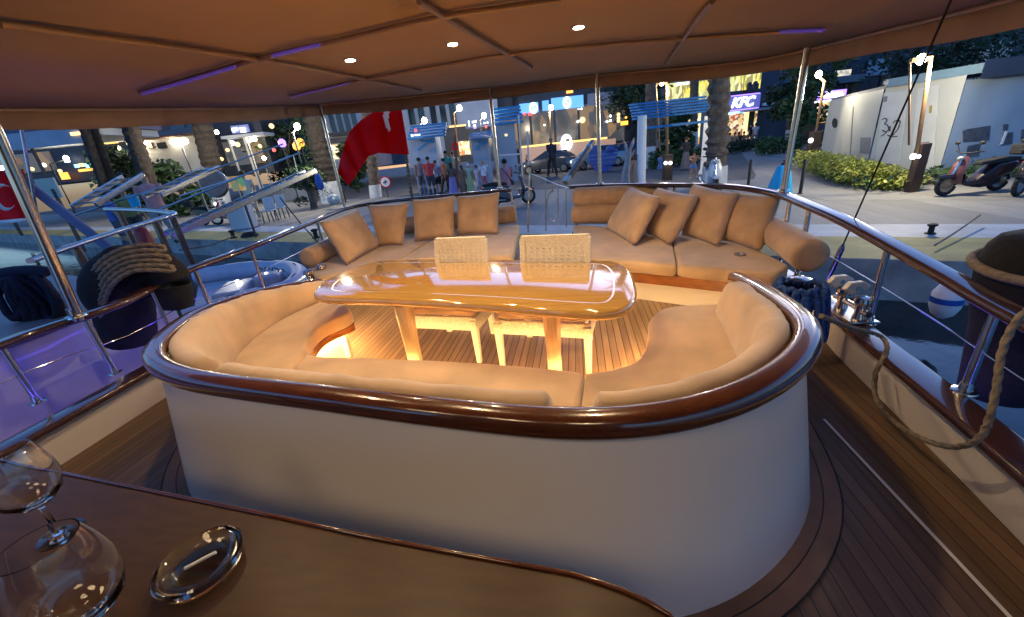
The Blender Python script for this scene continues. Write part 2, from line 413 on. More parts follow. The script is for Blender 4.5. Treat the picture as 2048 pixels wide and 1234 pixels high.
# back cushions
bk = smooth_plan(off_path(rim_o, -.185), 5)
def backc(a, b, lab):
    P = arcpath(bk, a, b, 50)
    pr = [(.088, .46), (.092, .62), (.09, .79), (.078, .835), (.05, .85), (.01, .842), (-.022, .812), (-.04, .73), (-.055, .62), (-.065, .50), (-.055, .455), (-.01, .452), (.04, .452)]
    g = G(); sweep(g, P, prof_out(pr), round_end=.03)
    g.v = [(x, y, .452 + (z - .452) * (1 + rdz(V((x, y, 0))) / .40)) for x, y, z in g.v]
    g.v = [tuple(V(v) + MN.noise_vector(V(v) * 7) * .008) for v in g.v]
    tag(g.build('back_cushion', 'velour', None, 60), lab, 'cushion', 'back cushions of the dining sofa')
bl = near_i(bk, sL_out) / (len(bk) - 1); br = near_i(bk, sR_out) / (len(bk) - 1)
backc(.0, bl - .011, 'curved tan back cushion wrapping the left corner of the dining sofa')
backc(bl + .011, br - .011, 'straight tan back cushion behind the near mahogany rim')
backc(br + .011, .95, 'curved tan back cushion wrapping the right end of the dining sofa')
# inner floor, planked teak lying on the deck
innp = inn_off(.13)
fl_poly = [(p.x, p.y) for p in innp] + [(1.7, 3.9), (1.2, 4.3), (.2, 4.9), (-.8, 5.2), (-2.4, 5.2), (-3.1, 4.7)]
g = G(); g.sheet([V((x, y, .006)) for x, y in fl_poly]); struct(g.build('cockpit_floor', 'teak', None, 0))
# pale seam strip on the side deck
g = G(); a, b = at(1648, 838, .006), at(2020, 1234, .006)
b = b + (b - a) * 1.2; w = .008; n = V((a.y - b.y, b.x - a.x, 0)).normalized() * w
g.sheet([a - n, b - n, b + n, a + n]); struct(g.build('deck_seam', 'white', None, 0))
# ---- table
tb = thing('dining_table', 'long varnished dining table with rounded ends on two wooden posts', 'table', (-.85, 2.75, 0))
tpx = [(628, 592), (700, 540), (776, 517), (1000, 516), (1205, 517), (1262, 538), (1273, 592), (1240, 624), (1180, 634), (900, 613), (662, 606)]
tp = XY([(628, 592), (640, 574), (668, 556), (705, 538), (745, 523), (800, 517), (900, 516), (1050, 516), (1190, 516), (1235, 521), (1260, 537), (1271, 565), (1274, 592), (1266, 612), (1240, 628), (1190, 634), (1120, 630), (1000, 620), (880, 612), (760, 606), (690, 605), (650, 603), (633, 599)], .74)
tp = resample(smoothpath(flat(tp), 8, True), 140, True)
if area2(tp) < 0: tp = tp[::-1]
g = G(); rings = []
for k in range(9):
    a = -PI / 2 + PI * k / 8; rings.append([V((p.x, p.y, .724 + .033 * math.sin(a))) for p in inset(tp, .03 * (1 - math.cos(a)))])
TILT = math.tan(math.radians(2.2))
def tilt(g): g.v = [(x, y, z - (y - 2.75 + (x + .85) * .3) * TILT) for x, y, z in g.v]
g.loft(rings, True, True); tilt(g); top = g.build('tabletop', 'tablewood', tb, 50)
P1, P2 = inset(tp, .135), inset(tp, .147)
g = G(); n = len(P1)
g.add([V((p.x, p.y, .7572)) for p in P1] + [V((p.x, p.y, .7572)) for p in P2], [[i, (i + 1) % n, n + (i + 1) % n, n + i] for i in range(n)])
tilt(g); g.build('inlay', 'inlay', top, 0)
for (bx, by, tx) in ((842, 772, 826), (1114, 790, 1100)):
    b = at(bx, by, 0.012); g = G()
    g.loft([[V((b.x + sx * w, b.y + sy * w, z)) for sx, sy in ((-1, -.6), (-.6, -1), (.6, -1), (1, -.6), (1, .6), (.6, 1), (-.6, 1), (-1, .6))] for z, w in ((.012, .05), (.03, .047), (.06, .045), (.4, .047), (.705, .06))])
    g.build('leg', 'post', tb)
    g = G(); g.box((b.x, b.y, .0095), (.16, .16, .006)); g.build('foot_plate', 'chrome', tb)
# ---- wicker chairs
def chair(fl, fr, back_px, lab):
    b = (fl + fr) / 2; rt = (fr - fl); w = rt.length + .05; rt.normalize(); fw = V((-rt.y, rt.x, 0))
    t = thing('wicker_chair', lab, 'chair', (b.x, b.y, 0.008), 'wicker dining chairs at the far side of the table')
    D = .5
    for sx in (-1, 1):
        p = b + rt * sx * (w / 2 - .025); q = b + rt * sx * (w / 2 - .10) + fw * D
        g = G(); g.loft([[p + rt * dx * r + fw * dy * r + UP * z for dx, dy in ((-1, -1), (1, -1), (1, 1), (-1, 1))] for z, r in ((.008, .02), (.40, .03))]); g.build('leg', 'wicker', t, bevel=.006)
        g = G(); g.loft([[q + fw * k + rt * dx * .026 + fw * dy * .024 + UP * z for dx, dy in ((-1, -1), (1, -1), (1, 1), (-1, 1))] for z, k in ((.008, .05), (.42, 0), (.93, .10))]); g.build('leg', 'wicker', t, bevel=.006)
    rot = Matrix((rt, fw, UP)).transposed()
    g = G(); g.box(b + fw * .005 + UP * .365, (w, .03, .12), rot=rot); g.box(b + fw * (D - .005) + UP * .365, (w - .05, .03, .12), rot=rot)
    for sx in (-1, 1): g.box(b + rt * sx * (w / 2 - .015) + fw * D / 2 + UP * .366, (.03, D - .04, .118), rot=rot)
    g.build('seat_rail', 'wicker', t, bevel=.008)
    g = G(); c = b + fw * (D / 2 - .02)
    P = rounded([(c + rt * sx * (w / 2 - .02) + fw * sy * (D / 2 - .03)) for sx, sy in ((-1, -1), (1, -1), (1, 1), (-1, 1))], .05)
    pad(g, P, .428, .485, .025, .012, 60); weld(g.build('seat', 'velour', t, 60))
    # woven back: lattice of flat strands in a frame
    g = G(); zb, zt = .52, .95
    def bp(u, z): return b + rt * (u * (w / 2 - .105)) + fw * (D + .0 + (z - .42) * .196) + UP * z
    for z, h in ((zt - .02, .045), (zb, .05)): g.bar(bp(-1.05, z), bp(1.05, z), .035, h)
    for u in (-1, 1): g.bar(bp(u, zb), bp(u, zt), .04, .035)
    nz = 14
    for k in range(1, nz):
        z = zb + (zt - zb) * k / nz; g.bar(bp(-1, z), bp(1, z), .010, .025 if k % 3 else .029)
    nu = 20
    for k in range(1, nu):
        u = -1 + 2 * k / nu
        g.bar(bp(u, zb), bp(min(1, u + .09) if k % 2 else max(-1, u - .09), zt), .022, .014)
    g.build('backrest', 'wicker', t)
def f2(px, py): p = at(px, py, 0); return V((p.x, p.y, 0))
chair(f2(832, 716), f2(960, 726), None, 'cream woven chair, the left of the two beyond the table')
chair(f2(1006, 733), f2(1178, 748), None, 'cream woven chair, the right of the two, by the stern gap')
# ---- aft sofas
def plan(l, z=.45): return [V((p.x, p.y, 0)) for p in XY(l, z)]
wd = .13
ls = [V((-3.72, 4.75, 0)), V((-3.15, 4.1, 0)), V((-2.75, 4.42, 0)), V((-2.0, 4.75, 0)), V((-.80, 4.55, 0)), V((-.98, 6.72, 0)), V((-2.6, 6.78, 0)), V((-3.5, 6.5, 0)), V((-3.78, 6.0, 0))]
rs = [V((-.06, 4.32, 0)), V((.57, 4.05, 0)), V((1.66, 3.47, 0)), V((1.86, 3.7, 0)), V((1.80, 4.5, 0)), V((1.5, 5.0, 0)), V((.9, 5.72, 0)), V((-.08, 6.32, 0))]
def split_poly(P, a, b):
    """cut a plan polygon by the line a-b -> (left part, right part)"""
    n = V((-(b - a).y, (b - a).x, 0)); A, B = [], []
    for i in range(len(P)):
        p, q = P[i], P[(i + 1) % len(P)]; dp, dq = (p - a).dot(n), (q - a).dot(n)
        (A if dp >= 0 else B).append(p)
        if (dp >= 0) != (dq >= 0):
            x = p.lerp(q, dp / (dp - dq)); A.append(x); B.append(x)
    return A, B
def sofa_base(nm, P, lab, front):
    t = thing(nm, lab, 'sofa base', (sum(p.x for p in P) / len(P), sum(p.y for p in P) / len(P), 0.006))
    if area2(P) < 0: P = P[::-1]
    Q = resample(rounded(P, .08), 90, True)
    g = G(); g.prism(inset(Q, .10), .006, .215); g.build('plinth', 'gelcoat', t)
    g = G(); g.prism(inset(Q, .035), .215, .327); g.build('fascia', 'fascia', t, bevel=.006)
sofa_base('stern_bench', ls, 'white and wood bench base under the left stern cushions', None)
sofa_base('stern_bench', rs, 'white plinth with wooden fascia under the right stern cushions', None)
def cush(P, lab, rc=.07):
    g = G(); pad(g, inset(rounded(P, rc), .004), .33, .45, .035, .012, 110)
    tag(weld(g.build('seat_cushion', 'velour', None, 60)), lab, 'cushion', 'seat cushions of the stern sofas')
A, B = split_poly(ls, plan([(815, 509)])[0], plan([(862, 480)])[0])
if sum(p.x for p in A) / len(A) > sum(p.x for p in B) / len(B): A, B = B, A
cush(A, 'tan seat cushion on the left stern bench, under the two leftmost pillows'); cush(B, 'tan seat cushion on the left stern bench, next to the gangway gap')
A, B = split_poly(rs, plan([(1354, 524)])[0], plan([(1346, 485)])[0])
if sum(p.x for p in A) / len(A) > sum(p.x for p in B) / len(B): A, B = B, A
cush(A, 'tan seat cushion on the right stern bench, behind the right wicker chair'); cush(B, 'tan seat cushion on the right stern bench with a chrome cup ring')
def roll(a, b, r, lab, sq=1.0):
    a, b = V(a), V(b); t = (b - a).normalized(); g = G(); L = (b - a).length
    pr = [(r * .6, -.012), (r * .86, -.006), (r * .97, .012), (r, .04)] + [(r, L * k / 6) for k in range(1, 6)] + [(r, L - .04), (r * .97, L - .012), (r * .86, L + .006), (r * .6, L + .012)]
    g.lathe(a, pr, 28, axis=t)
    if sq != 1.0: g.v = [(x, y, a.z + (z - a.z) * sq) for x, y, z in g.v]
    return tag(g.build('bolster', 'velour_dark', None, 60), lab, 'bolster', 'bolster rolls on the stern sofas')
z0 = .462
p1 = at(1622, 512, .60); p2 = at(1538, 456, .60)
roll((p1.x, p1.y, z0 + .135), (p2.x, p2.y, z0 + .135), .142, 'thick round tan bolster at the right end of the right sofa')
p1 = at(617, 520, .57); p2 = at(700, 478, .57)
roll((p1.x, p1.y, z0 + .13), (p2.x, p2.y, z0 + .13), .13, 'round tan bolster at the left end of the left sofa')
p1 = at(800, 455, .58); p2 = at(1032, 432, .58)
roll((p1.x, p1.y, z0 + .15), (p2.x, p2.y, z0 + .15), .15, 'long tan bolster lying behind the left row of pillows')
p1 = at(1148, 432, .58); p2 = at(1330, 425, .58)
pb1, pb2 = V((p1.x, p1.y, z0 + .14)), V((p2.x, p2.y - .15, z0 + .14))
roll(pb1, pb2, .145, 'lower of two stacked tan back bolsters beside the gangway gap')
roll(pb1 + V((.03, .02, .262)), pb2 + V((0, .02, .262)), .14, 'upper of two stacked tan back bolsters beside the gangway gap')
def pillow(TL, TR, BR, BL, lean, lab, grp, T=.105):
    bl, br = at(*BL, .475), at(*BR, .475)
    tl, tr = pd(*TL, dep(bl) + lean), pd(*TR, dep(br) + lean)
    nrm = ((br - bl).cross(tl - bl)).normalized()
    if nrm.dot(C0 - bl) < 0: nrm = -nrm
    n = 16; c = (bl + br + tl + tr) / 4
    ph = rnd.uniform(0, 6)
    def P(u, v, s):
        a, b = 2 * u - 1, 2 * v - 1
        uu = u - .045 * math.sin(PI * u) * 0; k = .055
        # edges pulled in between the corners
        au = a * 1.05 * (1 - k * (1 - b * b)); bv = b * 1.05 * (1 - k * (1 - a * a))
        u2, v2 = (au + 1) / 2, (bv + 1) / 2
        p = (bl * (1 - u2) + br * u2) * (1 - v2) + (tl * (1 - u2) + tr * u2) * v2
        t = T * max(0, (1 - a ** 4) * (1 - b ** 4)) ** .55
        t += .006 * math.sin(5 * a + ph) * math.cos(4 * b + ph) * (1 - a * a) * (1 - b * b)
        return p + nrm * (s * t + (.0))
    g = G(); g.grid(lambda u, v: P(u, v, 1), n, n); g.grid(lambda u, v: P(u, v, -1), n, n)
    o = g.build('throw_pillow', 'velour_dark', None, 75)
    bm = bmesh.new(); bm.from_mesh(o.data); bmesh.ops.remove_doubles(bm, verts=bm.verts, dist=.0008); bmesh.ops.recalc_face_normals(bm, faces=bm.faces); bm.to_mesh(o.data); bm.free()
    tag(o, lab, 'pillow', grp)
gl, gr_ = 'throw pillows on the left stern sofa', 'throw pillows on the right stern sofa'
pillow((641, 446), (712, 420), (757, 493), (694, 528), .16, 'tilted tan pillow at the far left beside the left bolster', gl)
pillow((736, 411), (817, 406), (805, 489), (759, 492), .2, 'tan pillow second from left on the left sofa, slightly turned', gl)
pillow((824, 401), (908, 393), (908, 475), (831, 482), .2, 'tan square pillow standing third from left on the left sofa', gl)
pillow((914, 394), (997, 386), (996, 467), (916, 470), .2, 'tan square pillow nearest the gap, in front of the long bolster end', gl)
pillow((1262, 374), (1320, 396), (1269, 490), (1214, 456), .22, 'tan pillow leaning against the stacked bolsters, first of the right row', gr_)
pillow((1314, 376), (1396, 393), (1340, 488), (1295, 466), .22, 'tan pillow second in the leaning row on the right sofa', gr_)
pillow((1386, 369), (1475, 388), (1435, 491), (1365, 469), .22, 'tan pillow third in the leaning row on the right sofa', gr_)
pillow((1465, 385), (1560, 395), (1520, 501), (1443, 479), .22, 'tan pillow nearest the thick round bolster on the right sofa', gr_)
p = at(1480, 510, .462); g = G(); g.lathe((p.x, p.y, .463), [(.05, 0), (.055, .004), (.052, .012), (.036, .014), (.033, .004)], 24)
tag(g.build('cup_ring', 'chrome'), 'round chrome ring set on the right stern cushion', 'cup ring')
# ---- bulwarks and rails
left_side = [V((x, y, 0)) for x, y in ((-3.2, -2.5), (-3.46, 0.5), (-3.50, 1.6), (-3.55, 2.6), (-3.69, 4.2), (-3.92, 6.3), (-3.75, 6.72), (-2.7, 7.0), (-1.2, 6.96))]
right_side = [V((x, y, 0)) for x, y in ((-.05, 6.58), (.93, 5.9), (1.70, 4.98), (1.92, 4.3), (1.92, 3.2), (1.87, 2.75), (1.73, 1.42), (1.52, 0), (1.17, -2.5))]
rl = smoothpath(left_side, 6); rr = smoothpath(right_side, 6)
def bulwark(P, lab):
    t = thing('bulwark', lab, 'bulwark', (P[12].x, P[12].y, 0))
    g = G(); sweep(g, P, [(-.03, .002), (-.03, .25), (.03, .25), (.03, .002)]); g.build('wall', 'gelcoat', t)
    g = G(); sweep(g, P, rrect(.17, .05, .018, 3, 0, .276)); g.build('cap_rail', 'railwood', t, 50)
bulwark(rl, 'low white bulwark with dark wood cap along the left side deck'); bulwark(rr, 'low white bulwark with dark wood cap along the right side deck')
LR = [at(*p) for p in ((-420, 905, .74), (0, 690, .77), (227, 612, .82), (365, 545, .86), (500, 495, .9), (600, 454, .93), (690, 418, .97), (760, 405, .985), (850, 395, 1), (1022, 380, 1))]
LR[0] = V((-3.55, .2, .75))
RR = [at(*p) for p in ((1142, 374, 1), (1220, 371, 1), (1300, 370, 1), (1400, 371, 1), (1480, 375, 1), (1560, 389, .97), (1620, 412, .94), (1700, 447, .9), (1880, 545, .8), (2048, 640, .76))] + [V((1.6, .3, .75))]
railL = smoothpath(LR, 6); railR = smoothpath(RR, 6)
def guard(P, lab, posts, loc):
    t = thing('guard_rail', lab, 'railing', (loc[0], loc[1], .3))
    g = G(); sweep(g, P, rrect(.115, .055, .024, 4)); g.build('handrail', 'railwood', t, 50)
    for px in posts:
        q = min(P, key=lambda p: abs(proj(p)[0] - px) + (0 if p.y > .5 else 999)) if px is not None else P[-1]
        g = G(); g.tube([(q.x, q.y, .3), (q.x, q.y, q.z - .02)], .02, 12)
        po = g.build('stanchion', 'chrome', t)
        g = G(); g.lathe((q.x, q.y, .301), [(.05, 0), (.048, .008), (.028, .014), (.024, .05)], 14); g.build('base_flange', 'chrome', po)
    for hz_ in (.5,):
        g = G(); g.tube([V((p.x, p.y, .3 + (p.z - .3) * hz_)) for p in P[::2]], .004, 6); g.build('lifeline', 'chrome', t)
guard(railL, 'varnished handrail on steel stanchions along the left side and stern quarter', (20, 160, 297, 385, 497, 640, 742, 860, 1016), (-3.7, 3.5))
guard(railR, 'varnished handrail on steel stanchions curving along the right side', (1152, 1255, 1350, 1440, 1585, 1618, 1770, 1990), (1.9, 3.5))
# ---- canopy
EP = [(-3.95, -2.2), (-3.98, .6), (-3.95, 2.2), (-4.15, 4.3), (-4.4, 6.6), (-4.0, 7.2), (-2.8, 7.65), (-1.4, 7.85), (-.4, 7.35), (.42, 6.75), (1.4, 6.0), (2.15, 5.1), (2.35, 4.4), (2.35, 3.2), (2.3, 2.2), (2.1, .6), (1.7, -2.2)]
VB = [(-400, 240), (0, 263), (140, 262), (268, 252), (483, 244), (639, 231), (805, 220), (1020, 193), (1256, 169), (1435, 159), (1563, 138), (1665, 123), (1767, 105), (1895, 87), (2003, 62), (2100, 40), (2300, 0)]
VT = [(-400, 205), (0, 215), (268, 215), (515, 214), (640, 207), (752, 199), (977, 174), (1031, 169), (1194, 148), (1368, 133), (1522, 118), (1614, 95), (1742, 64), (1921, 20), (1998, 0), (2100, -30), (2300, -80)]
def pl(L, x):
    if x <= L[0][0]: return L[0][1]
    for (a, b), (c, d) in zip(L, L[1:]):
        if x <= c: return b + (d - b) * (x - a) / (c - a)
    return L[-1][1]
def edge_z(x, y, L):
    lo, hi = 1.0, 4.0
    for _ in range(40):
        m = (lo + hi) / 2; q = proj((x, y, m))
        if q[1] > pl(L, q[0]): lo = m
        else: hi = m
    return m
ep = resample(smoothpath([V((x, y, 0)) for x, y in EP], 6), 140)
zb, zt = [], []
for p in ep:
    if (V((p.x, p.y, 1.65)) - C0).dot(FW) > .8: zb.append(edge_z(p.x, p.y, VB)); zt.append(edge_z(p.x, p.y, VT))
    else: zb.append(None); zt.append(None)
for L in (zb, zt):
    ok = [i for i, z in enumerate(L) if z is not None]
    for i in range(len(L)):
        if L[i] is None: L[i] = L[min(ok, key=lambda j: abs(j - i))]
    for _ in range(3): L[:] = [L[0]] + [(L[i - 1] + L[i] * 2 + L[i + 1]) / 4 for i in range(1, len(L) - 1)] + [L[-1]]
print('canopy edge z', [round(z, 2) for z in zb[::10]], [round(z, 2) for z in zt[::10]])
def Fz(x, y):
    i = min(range(len(ep)), key=lambda k: (ep[k].x - x) ** 2 + (ep[k].y - y) ** 2); d = math.hypot(ep[i].x - x, ep[i].y - y)
    ws = 0; z = 0
    for k in range(0, len(ep), 3):
        w = 1 / ((ep[k].x - x) ** 2 + (ep[k].y - y) ** 2 + .15) ** 1.5; ws += w; z += w * zt[k]
    ze = z / ws; near = zt[i]
    t = 1 - math.exp(-d / .8)
    return near * (1 - t) + (2.62 * .75 + ze * .25) * t
cn = thing('canopy', 'brown fabric canopy with tubular battens stretched over the stern deck', 'canopy', (-.9, 3, 2.2))
ctr = V((-.9, 2.6, 0)); back = [V((1.3, -2.3, 0)), V((0, -2.4, 0)), V((-1.6, -2.4, 0)), V((-3.2, -2.3, 0))]
loop = ep + back; lz = zt + [2.4] * 4
rings = []
for k in range(11):
    s = 1 - k / 10 * .985
    rings.append([V((ctr.x + (p.x - ctr.x) * s, ctr.y + (p.y - ctr.y) * s, 0)) for p in loop])
rings = [[V((p.x, p.y, (lz[i] if k == 0 else Fz(p.x, p.y)))) for i, p in enumerate(r)] for k, r in enumerate(rings)]
g = G(); g.loft(rings, True, False); g.add(rings[-1], [list(range(len(loop)))]); g.build('fabric', 'canopy', cn, 80, solid=.006)
g = G(); Nn = normals2(ep); cc = V((-.9, 3, 0)); sg = 1 if (ep[70] - cc).dot(Nn[70]) > 0 else -1
rg = []
for i, (p, n) in enumerate(zip(ep, Nn)):
    wv = .012 * math.sin(i * .9) + .010 * math.sin(i * .37 + 1); n = n * sg
    rg.append([V((p.x, p.y, zt[i] + .01)) + n * .012, V((p.x, p.y, (zt[i] * .5 + zb[i] * .5))) + n * (.02 + wv), V((p.x, p.y, zb[i] + .006 * math.sin(i * .5))) + n * (.014 + wv)])
g.loft(rg, False, False); g.build('valance', 'valance', cn, 80, solid=.006)
g = G(); g.tube([V((p.x, p.y, zt[i] - .015)) for i, p in enumerate(ep)], .016, 8); g.build('edge_tube', 'batten', cn)
def on_canopy(px, py, dz=.03):
    d = ray(px, py); z = 2.5
    for _ in range(12):
        p = C0 + d * ((z - C0.z) / d.z); z = .5 * z + .5 * (Fz(p.x, p.y) - dz)
    return V((p.x, p.y, Fz(p.x, p.y) - dz))
def batten(pts, r=.019, nm='batten', m='batten', dz=.035):
    P = []
    for (a, b), (c, d) in zip(pts, pts[1:]): P += [on_canopy(a + (c - a) * k / 6, b + (d - b) * k / 6, dz) for k in range(6)]
    P.append(on_canopy(*pts[-1], dz)); P = smooth_plan(P, 2); g = G(); g.tube(P, r, 10); return g.build(nm, m, cn)
batten([(0, 48), (180, 72), (360, 95), (505, 117), (700, 152), (842, 182)])
batten([(280, 187), (400, 152), (510, 119), (700, 76), (881, 33), (1120, 0)])
batten([(580, 193), (741, 156), (1020, 107), (1200, 90), (1368, 77), (1500, 68), (1650, 61)])
batten([(838, 2), (900, 42), (980, 88), (1063, 135)]); batten([(1425, 2), (1390, 45), (1362, 85), (1332, 128)])
batten([(285, 188), (400, 155), (470, 134)], .012, 'violet_strip', 'led_violet', .058)
batten([(545, 112), (600, 99), (640, 90)], .012, 'violet_strip', 'led_violet', .058)
batten([(583, 194), (660, 176), (700, 166)], .006, 'violet_strip', 'led_violet', .058)
batten([(1560, 64), (1610, 62), (1648, 61)], .012, 'violet_strip', 'led_violet', .058)
def downlight(p):
    g = G(); g.lathe((p.x, p.y, p.z - .012), [(.052, 0), (.058, .006), (.058, .02)], 20); fr = g.build('downlight', 'chrome', cn)
    g = G(); g.lathe((p.x, p.y, p.z - .0145), [(.042, 0), (.042, .002)], 18); g.build('bulb', 'lamp_warm', fr)
    l = bpy.data.lights.new('downlight_lamp', 'SPOT'); l.energy = DL * 1.35 if p.y > 3 else (DL if p.y > 0 else DL * .85); l.color = (1, .70, .38); l.spot_size = math.radians(150); l.spot_blend = .8; l.shadow_soft_size = .035 if p.y > 0 else .3
    o = bpy.data.objects.new('downlight_lamp', l); COL.objects.link(o); o.location = (p.x, p.y, p.z - .03)
DL = 13
for px, py in ((700, 118), (905, 86), (1157, 52)): downlight(on_canopy(px, py, .0))
for x, y in ((-1.95, 2.0), (-.95, 2.0), (.1, 2.0), (-2.0, -.5), (-1.0, -.5), (.1, -.5)): downlight(V((x, y, Fz(x, y))))
# poles carrying the canopy
for (rx, ry, rz_), (tx, ty), lab in [((158, 640, .8), (10, 232), 'bare steel canopy pole nearest the camera at the left edge'), ((690, 416, .97), (640, 207), 'steel canopy pole left of the red flag'), ((1000, 379, 1.0), (980, 178), 'steel canopy pole at the left side of the gangway gap'), ((1200, 371, 1.0), (1193, 148), 'upright steel canopy pole behind the stacked bolsters'), ((1566, 388, .97), (1618, 95), 'steel canopy pole on the right quarter by the thick bolster')]:
    b = at(rx, ry, rz_); d0 = dep(b); tpt = pd(tx, ty, d0); r = .034 if rx < 300 else .028
    tpt = V((b.x + (tpt.x - b.x) * .6, b.y + (tpt.y - b.y) * .6, tpt.z))
    g = G(); g.tube([b + UP * .0, b.lerp(tpt, .5), tpt], r, 14); g.lathe(b + UP * .028, [(r * 2.0, 0), (r * 1.9, .012), (r * 1.15, .02), (r * 1.1, .07)], 16)
    tag(g.build('canopy_pole', 'chrome', None, 40), lab, 'pole', 'poles carrying the canopy')
# ---- unseen wall added behind the camera to block blue sky light
dh = thing('sky_blocker', 'unseen wooden wall added behind the bar table to block sky light', 'sky_blocker', (-.95, -2.45, 0))
g = G(); g.box((-.95, -2.5, 1.2), (4.3, .1, 2.4)); g.build('wall', 'fascia', dh, 0)
for x in (-2.3, .4): g = G(); g.box((x, -2.44, 1.5), (.9, .03, .8)); g.build('window', mat('deckhouse glass', (.02, .022, .03), .08), dh, 0)
g = G(); g.box((-.95, -2.44, 1.0), (.8, .03, 1.95)); g.build('door', 'mahogany', dh, 0)
# ---- foreground counter with glasses
ct = thing('bar_table', 'glossy brown table corner at the bottom left of the picture', 'table', (-.8, .2, 0))
cp = [V((p.x, p.y, 0)) for p in XY([(-60, 905), (100, 938), (530, 1025), (740, 1070), (940, 1107), (1160, 1146), (1275, 1186), (1360, 1236)], .76)]
cp = [V((-2.6, cp[0].y + .02, 0))] + cp + [V((.17, .25, 0)), V((.1, -.75, 0)), V((-2.6, -.75, 0))]
cp = resample(cp, 160, True)
if area2(cp) < 0: cp = cp[::-1]
g = G(); rings = []
for k in range(7):
    a = -PI / 2 + PI * k / 6; rings.append([V((p.x, p.y, .738 + .022 * math.sin(a))) for p in inset(cp, .018 * (1 - math.cos(a)))])
g.loft(rings); g.build('tabletop', 'bartop', ct, 50)
P = inset(cp, .004); g = G(); g.tube([V((p.x, p.y, .759)) for p in P], .0055, 8, True); g.build('highlight_bead', 'mahogany', ct, 80)  # glossy bead added so the table edge catches a thin highlight
for x, y in ((-2.3, .45), (-2.3, -.5), (-.15, .0), (-.15, -.5)):
    g = G(); g.loft([[V((x + sx * w, y + sy * w, z)) for sx, sy in ((-1, -1), (1, -1), (1, 1), (-1, 1))] for z, w in ((.002, .03), (.716, .04))]); g.build('leg', 'mahogany', ct, bevel=.005)
def wineglass(x, y, s, lab):
    pr_o = [(.036, 0), (.036, .002), (.02, .005), (.005, .012), (.004, .07), (.006, .078), (.025, .088), (.043, .108), (.051, .135), (.050, .165), (.043, .195), (.037, .215)]
    pr_i = [(.0355, .215), (.0415, .195), (.0485, .165), (.0495, .135), (.0415, .11), (.02, .093), (.002, .09)]
    g = G(); g.lathe((x, y, .761), [(r * s, h * s) for r, h in pr_o + pr_i], 40)
    tag(g.build('wine_glass', 'glass', None, 70), lab, 'wine glass', 'wine glasses on the brown table')
SKY, SUNE, EXPO, LEDV = .145, .01, 2.15, 5.5
# =================================================================== GEAR ON DECK
wineglass(*at(72, 1090, 1.085).xy, 1.5, 'empty clear wine glass nearest the camera at the bottom left')
wineglass(*at(0, 905, 1.06).xy, 1.4, 'clear wine glass further left, cut by the picture edge')
p = at(402, 1128, .78); g = G()
g.lathe((p.x, p.y, .761), [(r * 1.35, h) for r, h in ((.045, 0), (.062, .004), (.068, .02), (.07, .036), (.066, .04), (.06, .036), (.052, .014), (.03, .009), (.002, .009))], 36)
ash = tag(g.build('glass_dish', 'glass', None, 60), 'round clear glass dish lying on the brown table', 'dish')
g = G(); g.lathe((p.x - .03, p.y - .015, .782), [(.0042, 0), (.0042, .07)], 10, axis=(.8, .5, .18)); tag(g.build('cigarette_end', 'white'), 'small white stub lying across the clear glass dish', 'stub')
def cloth_lump(pts, rad, m, nm, lab, cat, n=24, amp=.012, fl=1.0, group=None):
    P = smoothpath(pts, 6); g = G(); k = len(P)
    rr_ = [rad(i / (k - 1)) if callable(rad) else rad for i in range(k)]
    g.tube(P, rr_, n, flat=fl)
    g.v = [tuple(V(v) + MN.noise_vector(V(v) * 9) * amp) for v in g.v]
    return tag(g.build(nm, m, None, 75), lab, cat, group)
# black covered fender over the left rail, a mooring rope coiled on it
a = at(235, 600, .82); b = at(345, 560, .84)
rd = (b - a); rd.z = 0; rd.normalize(); Lr = (b - a).length
mid = (a + b) / 2 + V((-.02, 0, 0))
dc = dep(mid) + .12
cover = [pd(x, y, dc) for x, y in ((262, 680), (248, 620), (232, 570), (262, 545), (305, 535), (340, 560), (352, 610))]
cloth_lump(cover, lambda t: .20 + .05 * math.sin(PI * t) if t < .55 else .20 - .07 * (t - .55) / .45, 'black', 'fender_cover', 'black cloth cover bulging over the left handrail under coiled rope', 'cover')
def rope(pts, r, lab, m='rope', nm='rope', n=5, cat='rope', tw=True):
    P = resample(smoothpath(pts, 8), max(30, int(sum((V(x) - V(y)).length for x, y in zip(pts, pts[1:])) / (r * .42))))
    g = G(); g.tube(P, r, 15)
    k = len(P)
    # laid strands: the surface swells and sinks along a helix
    if tw:
        for i in range(k):
            for j in range(15):
                c = P[i]; v = V(g.v[i * 15 + j]); s = 1 + .17 * math.cos(3 * (2 * PI * j / 15) + i * .62); g.v[i * 15 + j] = tuple(c + (v - c) * s)
    return g.build(nm, m, None, 80) if lab is None else tag(g.build(nm, m, None, 80), lab, cat)
loops = []
for k in range(6):
    arc = [(172, 598), (180, 560), (200, 524), (240, 500), (285, 490), (322, 492)]
    if k % 2: arc = arc[::-1]
    for i, (x, y) in enumerate(arc):
        j = i if k % 2 == 0 else 5 - i
        loops.append(pd(x + k * (6 - .3 * j), y + k * (8.5 + 1.5 * (j > 3)), dc - .24 - .012 * k + .10 * abs(j - 2.5) / 2.5))
rope(loops, .018, 'thick twisted beige rope coiled over the black cover on the left rail')
